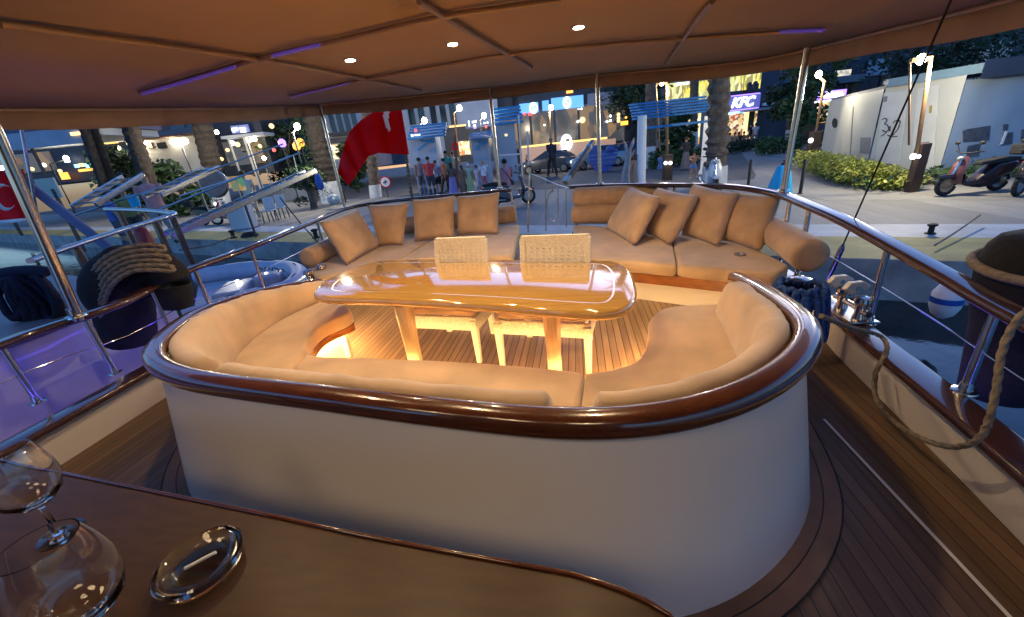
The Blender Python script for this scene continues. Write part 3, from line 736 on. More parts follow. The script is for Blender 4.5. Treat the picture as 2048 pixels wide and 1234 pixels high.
# dark blue bundle hanging on the neighbour's rail
c = at(55, 590, .62); c = pd(55, 585, dep(at(120, 640, .8)) + 1.0)
dk = thing('rope_bundle', 'dark navy bundle of looped line hanging outside the left rail', 'rope bundle', (c.x, c.y, c.z - .4))
g = G()
for k in range(9):
    o = (k - 4) * .045; L = .26 + .10 * rnd.random(); P = [c + UH * (o + .10 * math.sin(t) * (1 + .3 * rnd.random())) + UP * (.16 - L * (1 - math.cos(t)) * .75) + FH * (.05 * math.cos(k + t)) for t in [2 * PI * i / 14 for i in range(14)]]
    g.tube(smoothpath(P, 2, True), .035, 8, True)
g.v = [tuple(V(v) + MN.noise_vector(V(v) * 8) * .02) for v in g.v]
g.build('loops', 'navy', dk, 80)
g = G(); g.tube([c + UH * (.3 * math.cos(t)) + UP * (.17 + .05 * math.sin(t)) for t in [PI * i / 8 for i in range(9)]], .05, 10); g.build('lashing', 'navy', dk, 80)
# right hand black bag with a rope round it and a rope hanging down
c = at(1990, 560, .78); bx, by = c.x + .17, c.y - .05
bag = thing('fender_bag', 'tall black canvas bag strapped outside the right rail, rope lashed round its top', 'bag', (bx, by, .1))
g = G(); g.lathe((bx, by, .1), [(.10, 0), (.15, .02), (.17, .15), (.19, .4), (.235, .6), (.25, .74), (.24, .84), (.2, .9), (.1, .925)], 32)
g.v = [tuple(V(v) + MN.noise_vector(V(v) * 6) * .018) for v in g.v]; g.build('body', 'black', bag, 75)
g = G(); g.tube([(bx + .262 * math.cos(t), by + .262 * math.sin(t), .86 + .025 * math.sin(t + .6)) for t in [2 * PI * i / 40 for i in range(40)]], .024, 10, True); g.build('lashing', 'rope', bag, 80)
g = G(); g.tube(smoothpath([(bx + .02, by, 1.0), (bx + .03, by, 1.09), (bx + .14, by, 1.13), (bx + .28, by, 1.08), (bx + .3, by, 1.0)], 5), .022, 10); g.build('handle', 'chrome', bag)
def ax(px, py, x): d = ray(px, py); return C0 + d * (x / d.x)
rp = [at(1642, 632, .74), at(1700, 655, .52), ax(1760, 672, 1.80), ax(1774, 700, 1.77), ax(1752, 745, 1.70), ax(1752, 795, 1.66), ax(1785, 840, 1.64), ax(1850, 880, 1.60), ax(1915, 893, 1.58), ax(1965, 868, 1.57), ax(1990, 790, 1.58), ax(2005, 700, 1.62), ax(2035, 640, 1.68), ax(2070, 610, 1.75)]
rope(rp, .012, 'thick beige mooring rope looping down from the right rail to the deck edge')
# small white and blue float beyond the right rail
p = pd(1893, 600, 3.6); fl = thing('float', 'small white float with blue band hanging outside the right rail', 'float', p - UP * .2)
g = G(); g.lathe(p - UP * .2, [(.03, 0), (.09, .05), (.12, .13), (.125, .2), (.12, .28), (.08, .36), (.03, .39)], 20); g.build('body', 'white', fl)
M['bluepaint'] = mat('blue paint', (.012, .09, .42), .5, var=.15)
g = G(); g.lathe(p - UP * .02, [(.127, 0), (.128, .06)], 20, cap=False); g.build('band', 'bluepaint', fl)
# winches and cleats
def winch(px, py, z, lab, s=1.0):
    p = at(px, py, z); p.z = .302; t = thing('mooring_fairlead', lab, 'fairlead', p, 'polished fairleads on the bulwark caps')
    g = G(); g.box(p + UP * .012, (.16 * s, .30 * s, .02)); g.build('base_plate', 'chrome', t, bevel=.006)
    for k in (-1, 1):
        g = G(); g.lathe(p + V((0, k * .085 * s, .023)), [(.035 * s, 0), (.028 * s, .03 * s), (.026 * s, .08 * s), (.045 * s, .105 * s), (.043 * s, .13 * s), (.02 * s, .14 * s)], 18); g.build('post', 'chrome', t)
    g = G(); g.tube([p + V((0, -.16 * s, .07 * s)), p + V((0, 0, .075 * s)), p + V((0, .16 * s, .07 * s))], .018 * s, 10); g.build('horn', 'chrome', t)
    return t
winch(634, 553, .40, 'polished fairlead at the left aft end of the sofa rim', 1.5)
winch(1705, 600, .42, 'polished fairlead on the right bulwark below the thick bolster', 1.15)
for px, py, lab in ((1712, 575, 'white snatch block hooked above the right fairlead'), (1680, 562, 'white snatch block beside the blue rope coil')):
    p = at(px, py, .52); t = thing('block', lab, 'block', p, 'white blocks by the blue rope')
    g = G(); g.loft([[p + UH * (u * .09) + UP * (v * .045) + FH * d for u, v in ((-1, 0), (-.6, 1), (.4, 1), (1, .2), (.8, -.5), (-.5, -1))] for d in (-.02, .02)]); g.build('cheek', 'white', t, bevel=.006)
    g = G(); g.lathe(p - FH * .026, [(.016, 0), (.016, .052)], 12, axis=FH); g.build('pin', 'chrome', t)
p = at(1601, 560, .62); c = V((p.x, p.y, .54)); t = thing('rope_coil', 'royal blue rope coil hung on a chrome winch at the right end of the sofa', 'rope coil', (c.x, c.y, .3))
g = G()
for k in range(16):
    a = 2 * PI * k / 16; r = .11 + .04 * rnd.random(); L = .30 + .08 * rnd.random(); q = c + V((r * math.cos(a), r * math.sin(a), .05)); tg = V((-math.sin(a), math.cos(a), 0))
    g.tube(smoothpath([q + tg * (.05 * math.sin(x)) + V((math.cos(a), math.sin(a), 0)) * (.05 * (1 - math.cos(x)) * .5) - UP * (L * (1 - math.cos(x)) / 2) for x in [2 * PI * i / 10 for i in range(10)]], 2, True), .019, 7, True)
g.build('loops', 'blue_rope', t, 80)
g = G(); g.lathe((c.x, c.y, .302), [(.05, 0), (.045, .1), (.04, .25), (.06, .3), (.062, .33), (.03, .34)], 20); g.build('drum', 'chrome', t)
# rigging wire with turnbuckle
p0 = at(1664, 540, .42); p1 = pd(1850, 118, dep(p0) - .55); p1 = p0 + (p1 - p0) * 1.25
w = thing('shroud', 'dark rigging wire rising steeply from a turnbuckle beside the right rail', 'rigging wire', p0)
g = G(); g.tube([p0, p1], .006, 8); g.build('wire', 'rubber', w)
d = (p1 - p0).normalized(); g = G(); g.tube([p0 - d * .1, p0, p0 + d * .22, p0 + d * .26], [.012, .022, .022, .012], 12); g.build('turnbuckle', 'chrome', w)
# ensign on its staff at the stern
b = at(822, 392, 1.0); tpt = pd(801, 215, dep(b) + .15)
st = thing('flagstaff', 'dark wooden flagstaff with rope wound round it on the left stern rail', 'flagstaff', b)
g = G(); g.tube([b - UP * .25, b.lerp(tpt, .5), b.lerp(tpt, 1.5)], [.026, .023, .018], 12); g.build('pole', 'mahogany', st)
g = G(); dd = (tpt - b); g.tube([b + dd * (.02 + .6 * i / 70) + V((.03 * math.cos(i * 1.1), .03 * math.sin(i * 1.1), 0)) for i in range(70)], .007, 6); g.build('halyard', 'rope', st, 80)
fd = dep(b)
def flag_pt(u, v):
    # u: 0 at the staff, 1 at the fly; v: 0 top, 1 bottom: the cloth droops from the staff
    hp = pd(801 + 21 * (.0 + .58 * v) + 2, 205 + 117 * v, fd)
    tops = [(801, 205), (760, 215), (722, 240), (700, 262), (690, 285), (680, 320), (676, 345)]
    bots = [(818, 309), (785, 308), (757, 306), (738, 312), (722, 335), (712, 352), (697, 372)]
    x = u * (len(tops) - 1); i = min(int(x), len(tops) - 2); f = x - i
    tp_ = (tops[i][0] + (tops[i + 1][0] - tops[i][0]) * f, tops[i][1] + (tops[i + 1][1] - tops[i][1]) * f)
    bt = (bots[i][0] + (bots[i + 1][0] - bots[i][0]) * f, bots[i][1] + (bots[i + 1][1] - bots[i][1]) * f)
    px, py = tp_[0] + (bt[0] - tp_[0]) * v, tp_[1] + (bt[1] - tp_[1]) * v
    return pd(px, py, fd + .10 * math.sin(u * 11 + v * 2.5) * u ** .5 + .05 * math.sin(u * 23 - v * 3))
en = thing('flag', 'red flag with white crescent drooping from the stern staff', 'flag', flag_pt(0, 1))
cres = [(.075, -.02), (.15, .10), (.165, .25), (.16, .42), (.14, .56), (.125, .44), (.12, .25), (.10, .12)]
def in_poly(x, y, P):
    c = False
    for i in range(len(P)):
        (x0, y0), (x1, y1) = P[i - 1], P[i]
        if (y0 > y) != (y1 > y) and x < (x1 - x0) * (y - y0) / (y1 - y0) + x0: c = not c
    return c
g = G(); g.grid(flag_pt, 80, 44)
for k in range(len(g.f)): g.m[k] = 1 if in_poly((k % 80 + .5) / 80, (k // 80 + .5) / 44, cres) else 0
g.build('cloth', ['red', 'flagwhite'], en, 80, solid=.004)
def crescent(fn, c, r, nm, parent, off, thin=.8, n=26, sh=.22, th0=.5, span=5.3, solid=.002):
    o = []; i_ = []
    for k in range(n + 1):
        a = th0 + span * k / n; o.append((c[0] + r * math.cos(a) * .75, c[1] + r * math.sin(a)))
        i_.append((c[0] + sh * r * .75 + r * thin * math.cos(a) * .75, c[1] + r * thin * math.sin(a)))
    g = G()
    for P in (o, i_): g.v += [tuple(fn(u, v) + off) for u, v in P]
    for k in range(n): g.f.append([k, k + 1, n + 2 + k, n + 1 + k]); g.m.append(0)
    return g.build(nm, 'flagwhite', parent, 80, solid=solid)
# gangway handrail and boarding spar
gd = dep(at(1100, 470, .1))
gw = thing('gangway_rail', 'chrome boarding rail with looped handle standing in the stern gap', 'boarding rail', pd(1085, 466, gd))
def gp(px, py, k=0): return pd(px, py, gd + k)
g = G(); g.tube([gp(1056, 465), gp(1057, 400), gp(1060, 347)], .018, 10); g.tube([gp(1060, 347), gp(1092, 360, .3), gp(1115, 370, .55), (gp(1135, 376, .8))], .012, 8); g.build('handrail', 'chrome', gw)
for x, y0, y1, k in ((1091, 362, 462, .3), (1105, 367, 385, .4), (1116, 371, 420, .55), (1132, 377, 455, .75)):
    g = G(); g.tube([gp(x, y0, k), gp(x + 1, y1, k)], .012, 8); g.build('stanchion', 'chrome', gw)
g = G(); g.tube(smoothpath([gp(x, y, .3) for x, y in ((1106, 380), (1098, 388), (1094, 402), (1095, 420), (1100, 436), (1107, 443), (1114, 432), (1116, 412), (1113, 395))], 4), .013, 8); g.build('loop_handle', 'chrome', gw)
g = G(); g.bar(gp(1053, 372), gp(1064, 380), .02, .02); g.build('cleat', 'chrome', gw)
a, b2 = pd(1131, 366, 7.6), pd(1186, 283, 8.6)
sp = thing('boarding_spar', 'varnished brown spar with metal ferrules slanting up behind the stern rail', 'spar', a)
g = G(); g.bar(a.lerp(b2, .12), b2, .09, .09); g.build('spar', 'mahogany', sp, bevel=.012)
g = G(); g.bar(a, a.lerp(b2, .125), .096, .096); g.build('ferrule', 'chrome', sp, bevel=.008)
g = G(); g.bar(a.lerp(b2, .83), a.lerp(b2, .88), .1, .1); g.build('ferrule', 'chrome', sp, bevel=.008)
p = at(1110, 468, -.05); sd = thing('stern_step', 'pale grey boarding step in the gap between the stern sofas', 'step', (p.x, p.y, -.2))
g = G(); g.prism([(-1.0, 7.0), (-.15, 6.6), (.05, 7.0), (-.85, 7.5)], -.2, -.02); g.build('platform', 'white', sd, bevel=.01)
# violet strip under the left cap lighting the hull next door, as in the photo
M['led_blue'] = emi('blue violet led', (.10, .07, 1), LEDV)
ls_ = thing('hull_light', 'blue-violet light strip along the outside of the left bulwark', 'light strip', (-3.7, 1.5, .1))
g = G(); g.tube([p + V((-.11, 0, .16)) for p in rl[2:-12]], .008, 6); g.build('strip', 'led_blue', ls_)
ls_ = thing('hull_light', 'blue-violet light strip along the outside of the right bulwark', 'light strip', (2.05, 1.5, .1))
g = G(); g.tube([p + V((.11, 0, .10)) for p in rr[20:-3]], .005, 6); g.build('strip', 'led_blue', ls_)
# =================================================================== QUAY AND SHORE
ZQ = -.15
M['asphalt'] = mat('asphalt', (.09, .09, .09), .75, var=.3, vscale=1.5, bump=.2, bscale=30)
M['paving'] = stripes('paving', (.27, .265, .25), (.17, .165, .155), .6, .03, 'X', .7, .2)
M['concrete'] = mat('quay concrete', (.40, .38, .37), .85, var=.4, vscale=2, bump=.4, bscale=12)
M['kerb'] = mat('kerb paint', (.42, .46, .5), .6, var=.2, vscale=3)
M['yellow'] = mat('yellow kerb paint', (.37, .30, .085), .7, var=.35, vscale=2.5)
M['water'] = mat('harbour water', (.004, .012, .018), .06, bump=.35, bscale=2.2, spec=.6)
qR, qL = at(1720, 517, ZQ), at(505, 482, ZQ); qd = (qR - qL).normalized(); qn = V((-qd.y, qd.x, 0))
if qn.y < 0: qn = -qn
q0, q1 = qL - qd * 90, qR + qd * 90
def band(o0, o1, z, m, nm, a=q0, b=q1):
    g = G(); g.sheet([a + qn * o0 + UP * (z - ZQ), b + qn * o0 + UP * (z - ZQ), b + qn * o1 + UP * (z - ZQ), a + qn * o1 + UP * (z - ZQ)]); return struct(g.build(nm, m, None, 0))
g = G(); P = [q0, q1, q1 + qn * 220, q0 + qn * 220]; g.prism([(p.x, p.y) for p in P], -3, ZQ); struct(g.build('quay_ground', ['asphalt'], None, 0))
g = G(); P = [q0 - qn * .02, q1 - qn * .02, q1 - qn * .001, q0 - qn * .001]; g.prism([(p.x, p.y) for p in P], -3, ZQ + .002); struct(g.build('quay_wall', 'concrete', None, 0))
def px_off(px, py): return (at(px, py, ZQ) - qL).dot(qn)
o1 = px_off(1760, 474); o2 = px_off(1760, 449); o3 = px_off(600, 404)
band(0, o1, ZQ + .004, 'yellow', 'yellow_quay_edge'); band(o1, o2, ZQ + .004, 'kerb', 'kerb_strip'); band(o2, o3, ZQ + .004, 'paving', 'promenade_paving')
g = G(); g.sheet([at(px, py, ZQ + .008) for px, py in ((1500, 372), (1565, 385), (1650, 400), (2100, 400), (2100, 388), (1860, 388), (1740, 383), (1640, 345), (1575, 308), (1500, 294), (1478, 298), (1500, 330), (1512, 350))]); struct(g.build('footpath', 'paving', None, 0))
g = G(); a, b, c, d = [at(px, py, ZQ + .008) for px, py in ((1073, 341), (1180, 331), (1180, 328), (1073, 337))]; g.sheet([a, b, c, d]); struct(g.build('road_line', 'white', None, 0))
zw = ztop(V((qR.x, qR.y, 0)), 590); zw = max(-1.0, min(-.7, zw))
g = G(); P = [q0 - qn * .03, q1 - qn * .03, q1 - qn * 150, q0 - qn * 150]; g.sheet([V((p.x, p.y, zw)) for p in P]); struct(g.build('water', 'water', None, 0))
# ------------------------------------------------------------------ builders in the frame that faces the boat
def fdim(x0, y0, x1, y1, D):
    xc, yc = (x0 + x1) / 2, (y0 + y1) / 2; c = pd(xc, yc, D)
    return c, abs((pd(x1, yc, D) - pd(x0, yc, D)).dot(UH)), abs(pd(xc, y0, D).z - pd(xc, y1, D).z)
RF = Matrix((UH, FH, UP)).transposed()
def fbx(g, x0, y0, x1, y1, D, th=.2, mi=0):
    c, w, h = fdim(x0, y0, x1, y1, D); return g.box(c + FH * th / 2, (w, th, h), rot=RF, mi=mi)
def froot(x0, y0, x1, y1, D):
    c, w, h = fdim(x0, y0, x1, y1, D); return c - UP * h / 2
def lit(name, cols, scale, s, stretch=None, seed=0):
    """the glowing, cluttered inside of a shop seen through its glass"""
    m = bpy.data.materials.new(name); m.use_nodes = True; N = m.node_tree.nodes; L = m.node_tree.links; b = N['Principled BSDF']
    tc = N.new('ShaderNodeTexCoord'); mp = N.new('ShaderNodeMapping'); mp.inputs['Scale'].default_value = stretch or (1, 1, 1); mp.inputs['Location'].default_value = (seed, seed * .7, seed * .3)
    L.new(tc.outputs['Object'], mp.inputs['Vector'])
    v = N.new('ShaderNodeTexVoronoi'); v.inputs['Scale'].default_value = scale; L.new(mp.outputs['Vector'], v.inputs['Vector'])
    sp = N.new('ShaderNodeSeparateColor'); L.new(v.outputs['Color'], sp.inputs[0])
    r = N.new('ShaderNodeValToRGB'); e = r.color_ramp.elements; r.color_ramp.interpolation = 'CONSTANT'
    while len(e) < len(cols): e.new(.5)
    for i, c in enumerate(cols): e[i].position = i / len(cols); e[i].color = (*c, 1)
    L.new(sp.outputs[0], r.inputs['Fac']); L.new(r.outputs['Color'], b.inputs['Emission Color']); b.inputs['Emission Strength'].default_value = s
    b.inputs['Base Color'].default_value = (.05, .05, .05, 1); b.inputs['Roughness'].default_value = .15
    return m
Ys = [(.9, .7, .25), (.95, .85, .45), (.55, .38, .08), (1, .9, .6), (.25, .16, .05), (.8, .25, .08)]
M['lit_yellow'] = lit('yellow shop interior', Ys, 4.5, .30, (1, 1, .8))
M['lit_lime'] = lit('yellow green interior', [(.9, .85, .15), (.75, .75, .3), (1, .8, .1), (.5, .5, .2), (.95, .9, .5), (.35, .3, .1)], 3.2, .26, (1.6, 1, .5), 3)
M['lit_dim'] = lit('dim hotel interior', [(.03, .03, .035), (.05, .045, .05), (.09, .06, .045), (.04, .045, .06), (.16, .10, .05), (.03, .03, .03)], 1.6, .35, (1, 1, .6), 5)
M['lit_kfc'] = lit('restaurant interior', [(.9, .7, .35), (.6, .12, .05), (.95, .85, .6), (.35, .2, .1), (.8, .55, .25), (.2, .08, .06)], 4.5, .24, None, 8)
M['lit_warm'] = emi('warm window', (1, .62, .25), .5)
M['lit_cream'] = lit('cream shop interior', [(.8, .75, .6), (.45, .4, .3), (.9, .85, .7), (.25, .25, .25), (.6, .6, .65)], 4.0, .24, None, 2)
M['scr_blue'] = emi('blue screen', (.07, .30, .85), .42)
M['scr_dim'] = emi('dim blue screen', (.05, .08, .2), .14)
M['neon_white'] = emi('white neon', (.72, .82, 1), 1.1)
M['neon_violet'] = emi('violet neon', (.30, .16, 1), .7)
M['neon_cyan'] = emi('cyan neon', (.25, .75, 1), .7)
M['neon_red'] = emi('red neon', (1, .06, .05), .6)
M['neon_orange'] = emi('orange neon', (1, .35, .02), .7)
M['amber'] = emi('amber strip', (1, .55, .12), .45)
M['lampglow'] = emi('street lamp glow', (1, .86, .58), 9)
M['lampwhite'] = emi('white lamp glow', (.85, .93, 1), 1.6)
M['render_blue'] = mat('pale painted wall', (.40, .45, .55), .8, var=.15, vscale=1)
M['render_white'] = mat('white render', (.6, .6, .6), .8, var=.12, vscale=1)
M['render_grey'] = mat('grey render', (.22, .23, .26), .8, var=.2, vscale=1)
M['dark'] = mat('dark facade', (.035, .04, .055), .5, var=.3, vscale=1)
M['navyface'] = mat('navy facade', (.02, .03, .07), .4, var=.3, vscale=1)
M['winglass'] = mat('dark window glass', (.02, .025, .035), .08, spec=.7)
M['rooftile'] = mat('roof tile', (.22, .12, .09), .8, var=.3, vscale=4)
M['bluewood'] = mat('blue slats', (.03, .26, .58), .5, var=.25, vscale=4)
M['bluepale'] = mat('pale blue boards', (.16, .36, .62), .5, var=.2, vscale=4)
M['awning'] = mat('awning cloth', (.12, .13, .22), .8, var=.2, vscale=1)
M['bark'] = mat('bark', (.12, .095, .075), .95, var=.5, vscale=6, bump=1, bscale=14)
M['bark_silhouette'] = mat('shaded bark', (.045, .036, .032), .95, var=.5, vscale=6, bump=1, bscale=14)  # bark copy darkened for the left trunks: silhouette shade put into the colour
M['whitewash'] = mat('whitewash', (.62, .66, .68), .9, var=.2, vscale=5)
M['leafdark'] = mat('dark leaf', (.022, .055, .022), .6, var=.5, vscale=1.5)
M['leafmid'] = mat('mid leaf', (.045, .10, .03), .6, var=.5, vscale=2)
M['leafhedge'] = mat('hedge leaf', (.40, .42, .07), .6, var=.5, vscale=3)
M['palmleaf'] = mat('palm leaf', (.03, .055, .02), .6, var=.4, vscale=2)
def part(name, m, root, px, D, th=.2, **k): g = G(); fbx(g, *px, D, th); return g.build(name, m, root, 0, **k)
def building(name, lab, px, D, m, depth=8, cat='building', group=None):
    t = thing(name, lab, cat, froot(*px, D), group); g = G(); fbx(g, *px, D, depth); g.build('wall', m, t, 0); return t
def blobs(root, name, m, spots, D, s=.5, parent=None):
    """glowing letters too small to read, as short bright strokes"""
    for x, y, w, h in spots:
        part(name, m, root, (x - w / 2, y - h / 2, x + w / 2, y + h / 2), D, .08)
# ---- hotel with the blue screens
D = 39
b = building('hotel', 'dark hotel front with glowing blue screens and a lit terrace', (1028, 168, 1262, 318), D, 'dark', 10)
part('window', 'lit_dim', b, (1040, 212, 1250, 292), D - .06, .05)
for x in (1062, 1110, 1158, 1200): part('mullion', 'dark', b, (x - 2, 212, x + 2, 292), D - .14, .07)
part('terrace_band', 'amber', b, (1042, 283, 1215, 287), D - 1.6, .1); part('terrace_wall', emi('lit terrace glass', (1, .55, .32), .085), b, (1040, 287, 1232, 318), D - 1.55, .2)
def emblem(root, x, y, h, D, m):
    c, w, hh = fdim(x - h * .32, y - h / 2, x + h * .32, y + h / 2, D)
    g = G(); g.tube([c + UH * (w / 2 * math.cos(a)) + UP * (hh / 2 * math.sin(a)) for a in [2 * PI * i / 24 for i in range(24)]], hh * .06, 6, True)
    g.tube(smoothpath([c + UH * (w * u) + UP * (hh * v) for u, v in ((.22, .28), (0, .34), (-.18, .12), (0, 0), (.16, -.14), (0, -.32), (-.2, -.22))], 4), hh * .05, 6)
    return g.build('emblem', m, root, 80)
for x0, y0, x1, y1, ex, m, em in ((1039, 206, 1077, 226, 1067, 'scr_blue', 'neon_white'), (1085, 201, 1098, 221, None, 'scr_blue', None), (1103, 193, 1167, 217, 1134, 'scr_blue', 'neon_white'), (1176, 185, 1226, 209, 1206, 'scr_dim', 'render_blue')):
    s = part('screen', m, b, (x0, y0, x1, y1), D - .3, .2)
    if ex: emblem(s, ex, (y0 + y1) / 2, 21, D - .36, em)
emblem(b, 1133, 285, 30, D - 1.75, 'lampwhite')
part('sign', 'neon_orange', b, (1133, 181, 1146, 186), D - .5, .1)
for x in (1049, 1058, 1062): part('sign', 'neon_red', b, (x - 1.6, 225, x + 1.6, 231), D - .5, .1)
for x, y, r in ((1165, 240, 5.5), (1156, 243, 2.2), (1163, 217.5, 1.5), (1157, 218, 1.2), (1089, 250, 1.6), (1214, 243, 2), (1221, 232, 2), (1221, 241, 2)):
    g = G(); c = pd(x, y, D - .5); g.ball(c, r * D / 830, 10, 6); g.build('lamp', 'lampwhite' if r < 3 else 'lit_warm', b)
p = pd(1250, 240, D - 2); sg = thing('traffic_sign', 'glowing amber sign on a dark post beside the hotel', 'sign', V((p.x, p.y, ZQ)))
g = G(); g.bar(V((p.x, p.y, ZQ)), p, .1); g.build('post', 'dark', sg); part('panel', 'neon_orange', sg, (1242, 242, 1256, 250), D - 2.1, .1); g = G(); g.ball(pd(1252, 235, D - 2.1), .1, 8, 6); g.build('lamp', 'neon_orange', sg)
for k, y in enumerate((229, 236, 242)):
    g = G(); c = pd(1237, y, 33.5); g.ball(c, .13, 8, 6); tag(g.build('lantern', 'lit_warm'), ['top', 'middle', 'bottom'][k] + ' warm lantern of three hung by the white-footed tree trunk right of the hotel', 'lantern', 'lanterns by the tree')
# ---- yellow shop and restaurant
D = 37
b = building('shop', 'brightly lit yellow shop behind the blue pergola', (1320, 150, 1448, 300), D, 'render_grey', 9)
part('window', 'lit_lime', b, (1334, 165, 1380, 197), D - .08, .06); part('window', 'lit_yellow', b, (1334, 230, 1400, 292), D - .08, .06); part('window', 'lit_lime', b, (1398, 160, 1440, 200), D - .08, .06)
part('sign', 'neon_white', b, (1352, 165, 1378, 169), D - .2, .1); part('sign', 'lit_lime', b, (1340, 232, 1378, 243), D - .2, .1)
blobs(b, 'sign_letter', 'neon_orange', [(x, 218 - (x - 1344) * .07, 4, 4) for x in (1344, 1351, 1359, 1367)], 24.0) if False else None
b = building('restaurant', 'navy restaurant front with white glowing KFC sign and yellow upper floor', (1440, 122, 1560, 296), D, 'navyface', 10)
part('window', 'lit_lime', b, (1457, 140, 1522, 180), D - .08, .06)
part('window', 'lit_kfc', b, (1446, 222, 1512, 280), D - .08, .06)
part('sign_board', emi('sign backing', (.10, .10, .55), .16), b, (1450, 190, 1520, 219), D - .3, .2)
c, w, h = fdim(1456, 196, 1513, 214, D - .34)
text('sign_lettering', 'KFC', h * 1.50, 'neon_white', b, c, (PI / 2, 0, ANG), .05, .28, h * .03)
c2, w2, h2 = fdim(1452, 190, 1518, 219, D - .31)
g = G(); g.box(c2 - UP * (h2 * .5), (w2, .06, .08), rot=RF); g.box(c2 + UP * (h2 * .5), (w2, .06, .08), rot=RF); g.build('sign_trim', 'neon_violet', b, 0)
part('awning', 'render_blue', b, (1508, 214, 1568, 218), D - 2.2, 2.2); part('awning', 'white', b, (1528, 204, 1556, 210), D - .3, .3)
part('door_light', 'neon_cyan', b, (1458, 224, 1468, 229), D - .2, .1); part('door_light', 'neon_cyan', b, (1472, 222, 1490, 226), D - .2, .1); part('door_panel', 'leafmid', b, (1496, 222, 1508, 262), D - .15, .1); part('door_panel', 'lit_warm', b, (1488, 222, 1496, 272), D - .15, .1)
for x, y in ((1499, 169), (1511, 167)):
    g = G(); g.ball(pd(x, y, D - .3), .2, 8, 6); g.box(pd(x, y + 7, D - .3), (.4, .25, .5), rot=RF); g.build('diner', 'dark', b)
# ---- kiosk sign right of the restaurant and the block above
b = building('apartment_block', 'dark apartment block rising behind the white cabinets', (1555, 70, 1850, 300), 46, 'navyface', 12)
for x0, y0, x1, y1 in ((1600, 120, 1640, 150), (1668, 134, 1700, 154), (1605, 165, 1630, 190), (1690, 165, 1718, 190), (1760, 150, 1790, 175), (1700, 100, 1722, 122)): f = part('window', 'winglass', b, (x0, y0, x1, y1), 45.9, .12)
part('balcony', 'render_grey', b, (1640, 152, 1730, 166), 44.8, 1.2); part('balcony', 'render_grey', b, (1580, 150, 1632, 162), 44.8, 1.2)
part('lit_window', 'lit_cream', b, (1672, 140, 1702, 152), 45.8, .1); part('mural', 'render_blue', b, (1736, 118, 1778, 150), 45.8, .12)
b = building('kiosk', 'small lit kiosk with violet-white neon script beside the cabinet', (1630, 190, 1668, 305), 30, 'dark', 3, 'kiosk')
part('window', 'lit_yellow', b, (1634, 204, 1662, 245), 29.9, .08); part('canopy_light', 'neon_white', b, (1636, 200, 1674, 203), 29.4, .3)
s = part('sign_board', 'neon_violet', b, (1637, 181, 1692, 197), 29.3, .08)
g = G(); pts = []
for i in range(61): u = i / 60; pts.append(pd(1641 + 46 * u, 189.5 + 4.2 * math.sin(u * 40) - 2.5 * math.sin(u * 17), 29.2))
g.tube(pts, .055, 6); g.build('script', 'neon_white', s, 80)
# ---- left: pale town house, shop rows, low house
D = 36
b = building('town_house', 'pale blue town house with tall shutters above a lit shop, left of the flag', (652, 205, 722, 342), D, 'render_blue', 9)
for x in (664, 679, 694, 709): part('window', 'winglass', b, (x - 4.5, 225, x + 4.5, 265), D - .12, .15)
part('balcony', 'dark', b, (656, 263, 718, 270), D - .9, .9); part('window', 'lit_yellow', b, (660, 288, 690, 318), D - .1, .1); part('sign_board', 'navyface', b, (655, 274, 722, 284), D - .2, .2)
b = building('town_house', 'blue-grey town house with tall windows behind the blue pergola kiosks', (805, 178, 1000, 330), D + 1, 'render_blue', 9)
for x in (822, 842, 866, 886, 905): f = part('window', 'winglass', b, (x - 6, 200, x + 6, 250), D + .86, .15)
for x0, x1 in ((890, 935), (936, 985)): part('shop_front', 'dark', b, (x0, 255, x1, 325), D + .8, .2)
part('window', 'lit_yellow', b, (918, 282, 940, 310), D + .7, .1); part('window', 'lit_dim', b, (940, 270, 985, 310), D + .7, .1)
part('light_strip', 'amber', b, (898, 250, 932, 253.5), D - .4, .12)
blobs(b, 'sign_letter', 'neon_white', [(938, 247, 2.5, 11), (946, 244, 4, 4), (951, 243, 3, 5), (949, 251, 5, 3), (969, 246, 3, 3), (975, 245, 3, 3)], D - .5)
part('sign', 'neon_red', b, (970, 251, 974, 256), D - .5, .1); part('sign', 'neon_violet', b, (947, 254, 953, 257), D - .5, .1)
b = building('dark_shop_row', 'row of dark glazed shops between the left kiosk and the hotel', (985, 170, 1040, 318), D + 3, 'dark', 6); part('window', 'lit_dim', b, (990, 240, 1036, 300), D + 2.9, .1)
D = 31
b = building('low_house', 'low cream house with hipped tile roof and wall lamps', (262, 270, 405, 350), D, 'render_white', 7)
c0_, w_, h_ = fdim(255, 252, 412, 276, D - .3); g = G()
g.loft([[c0_ + UH * sx * w_ / 2 * k + FH * (3 + sy * 3.6 * k) + UP * z for sx, sy in ((-1, -1), (1, -1), (1, 1), (-1, 1))] for k, z in ((1, -h_ / 2), (1, -h_ / 2 + .1), (.3, h_ / 2))]); g.build('roof', 'rooftile', b, 0)
for x0, x1 in ((268, 282), (292, 304), (314, 332)): part('window', 'winglass', b, (x0, 285, x1, 297), D - .1, .12)
part('window', 'lit_warm', b, (292, 286, 303, 296), D - .14, .1)
for x, y in ((284, 284), (345, 284), (271, 300)): g = G(); g.ball(pd(x, y, D - .4), .16, 8, 6); g.build('lamp', 'lampglow', b)
b = building('marquee', 'long dark marquee with pale valance and a small lit sign', (-140, 225, 176, 268), 24, 'awning', 5, 'marquee'); part('valance', 'render_blue', b, (-140, 284, 172, 302), 23.8, .1); part('roof_edge', 'render_blue', b, (-140, 268, 176, 284), 23.9, 5)
blobs(b, 'sign_letter', 'lit_warm', [(x, 268 - (x - 142) * .1, 3.6, 7) for x in (142, 147, 152, 157)], 23.7)
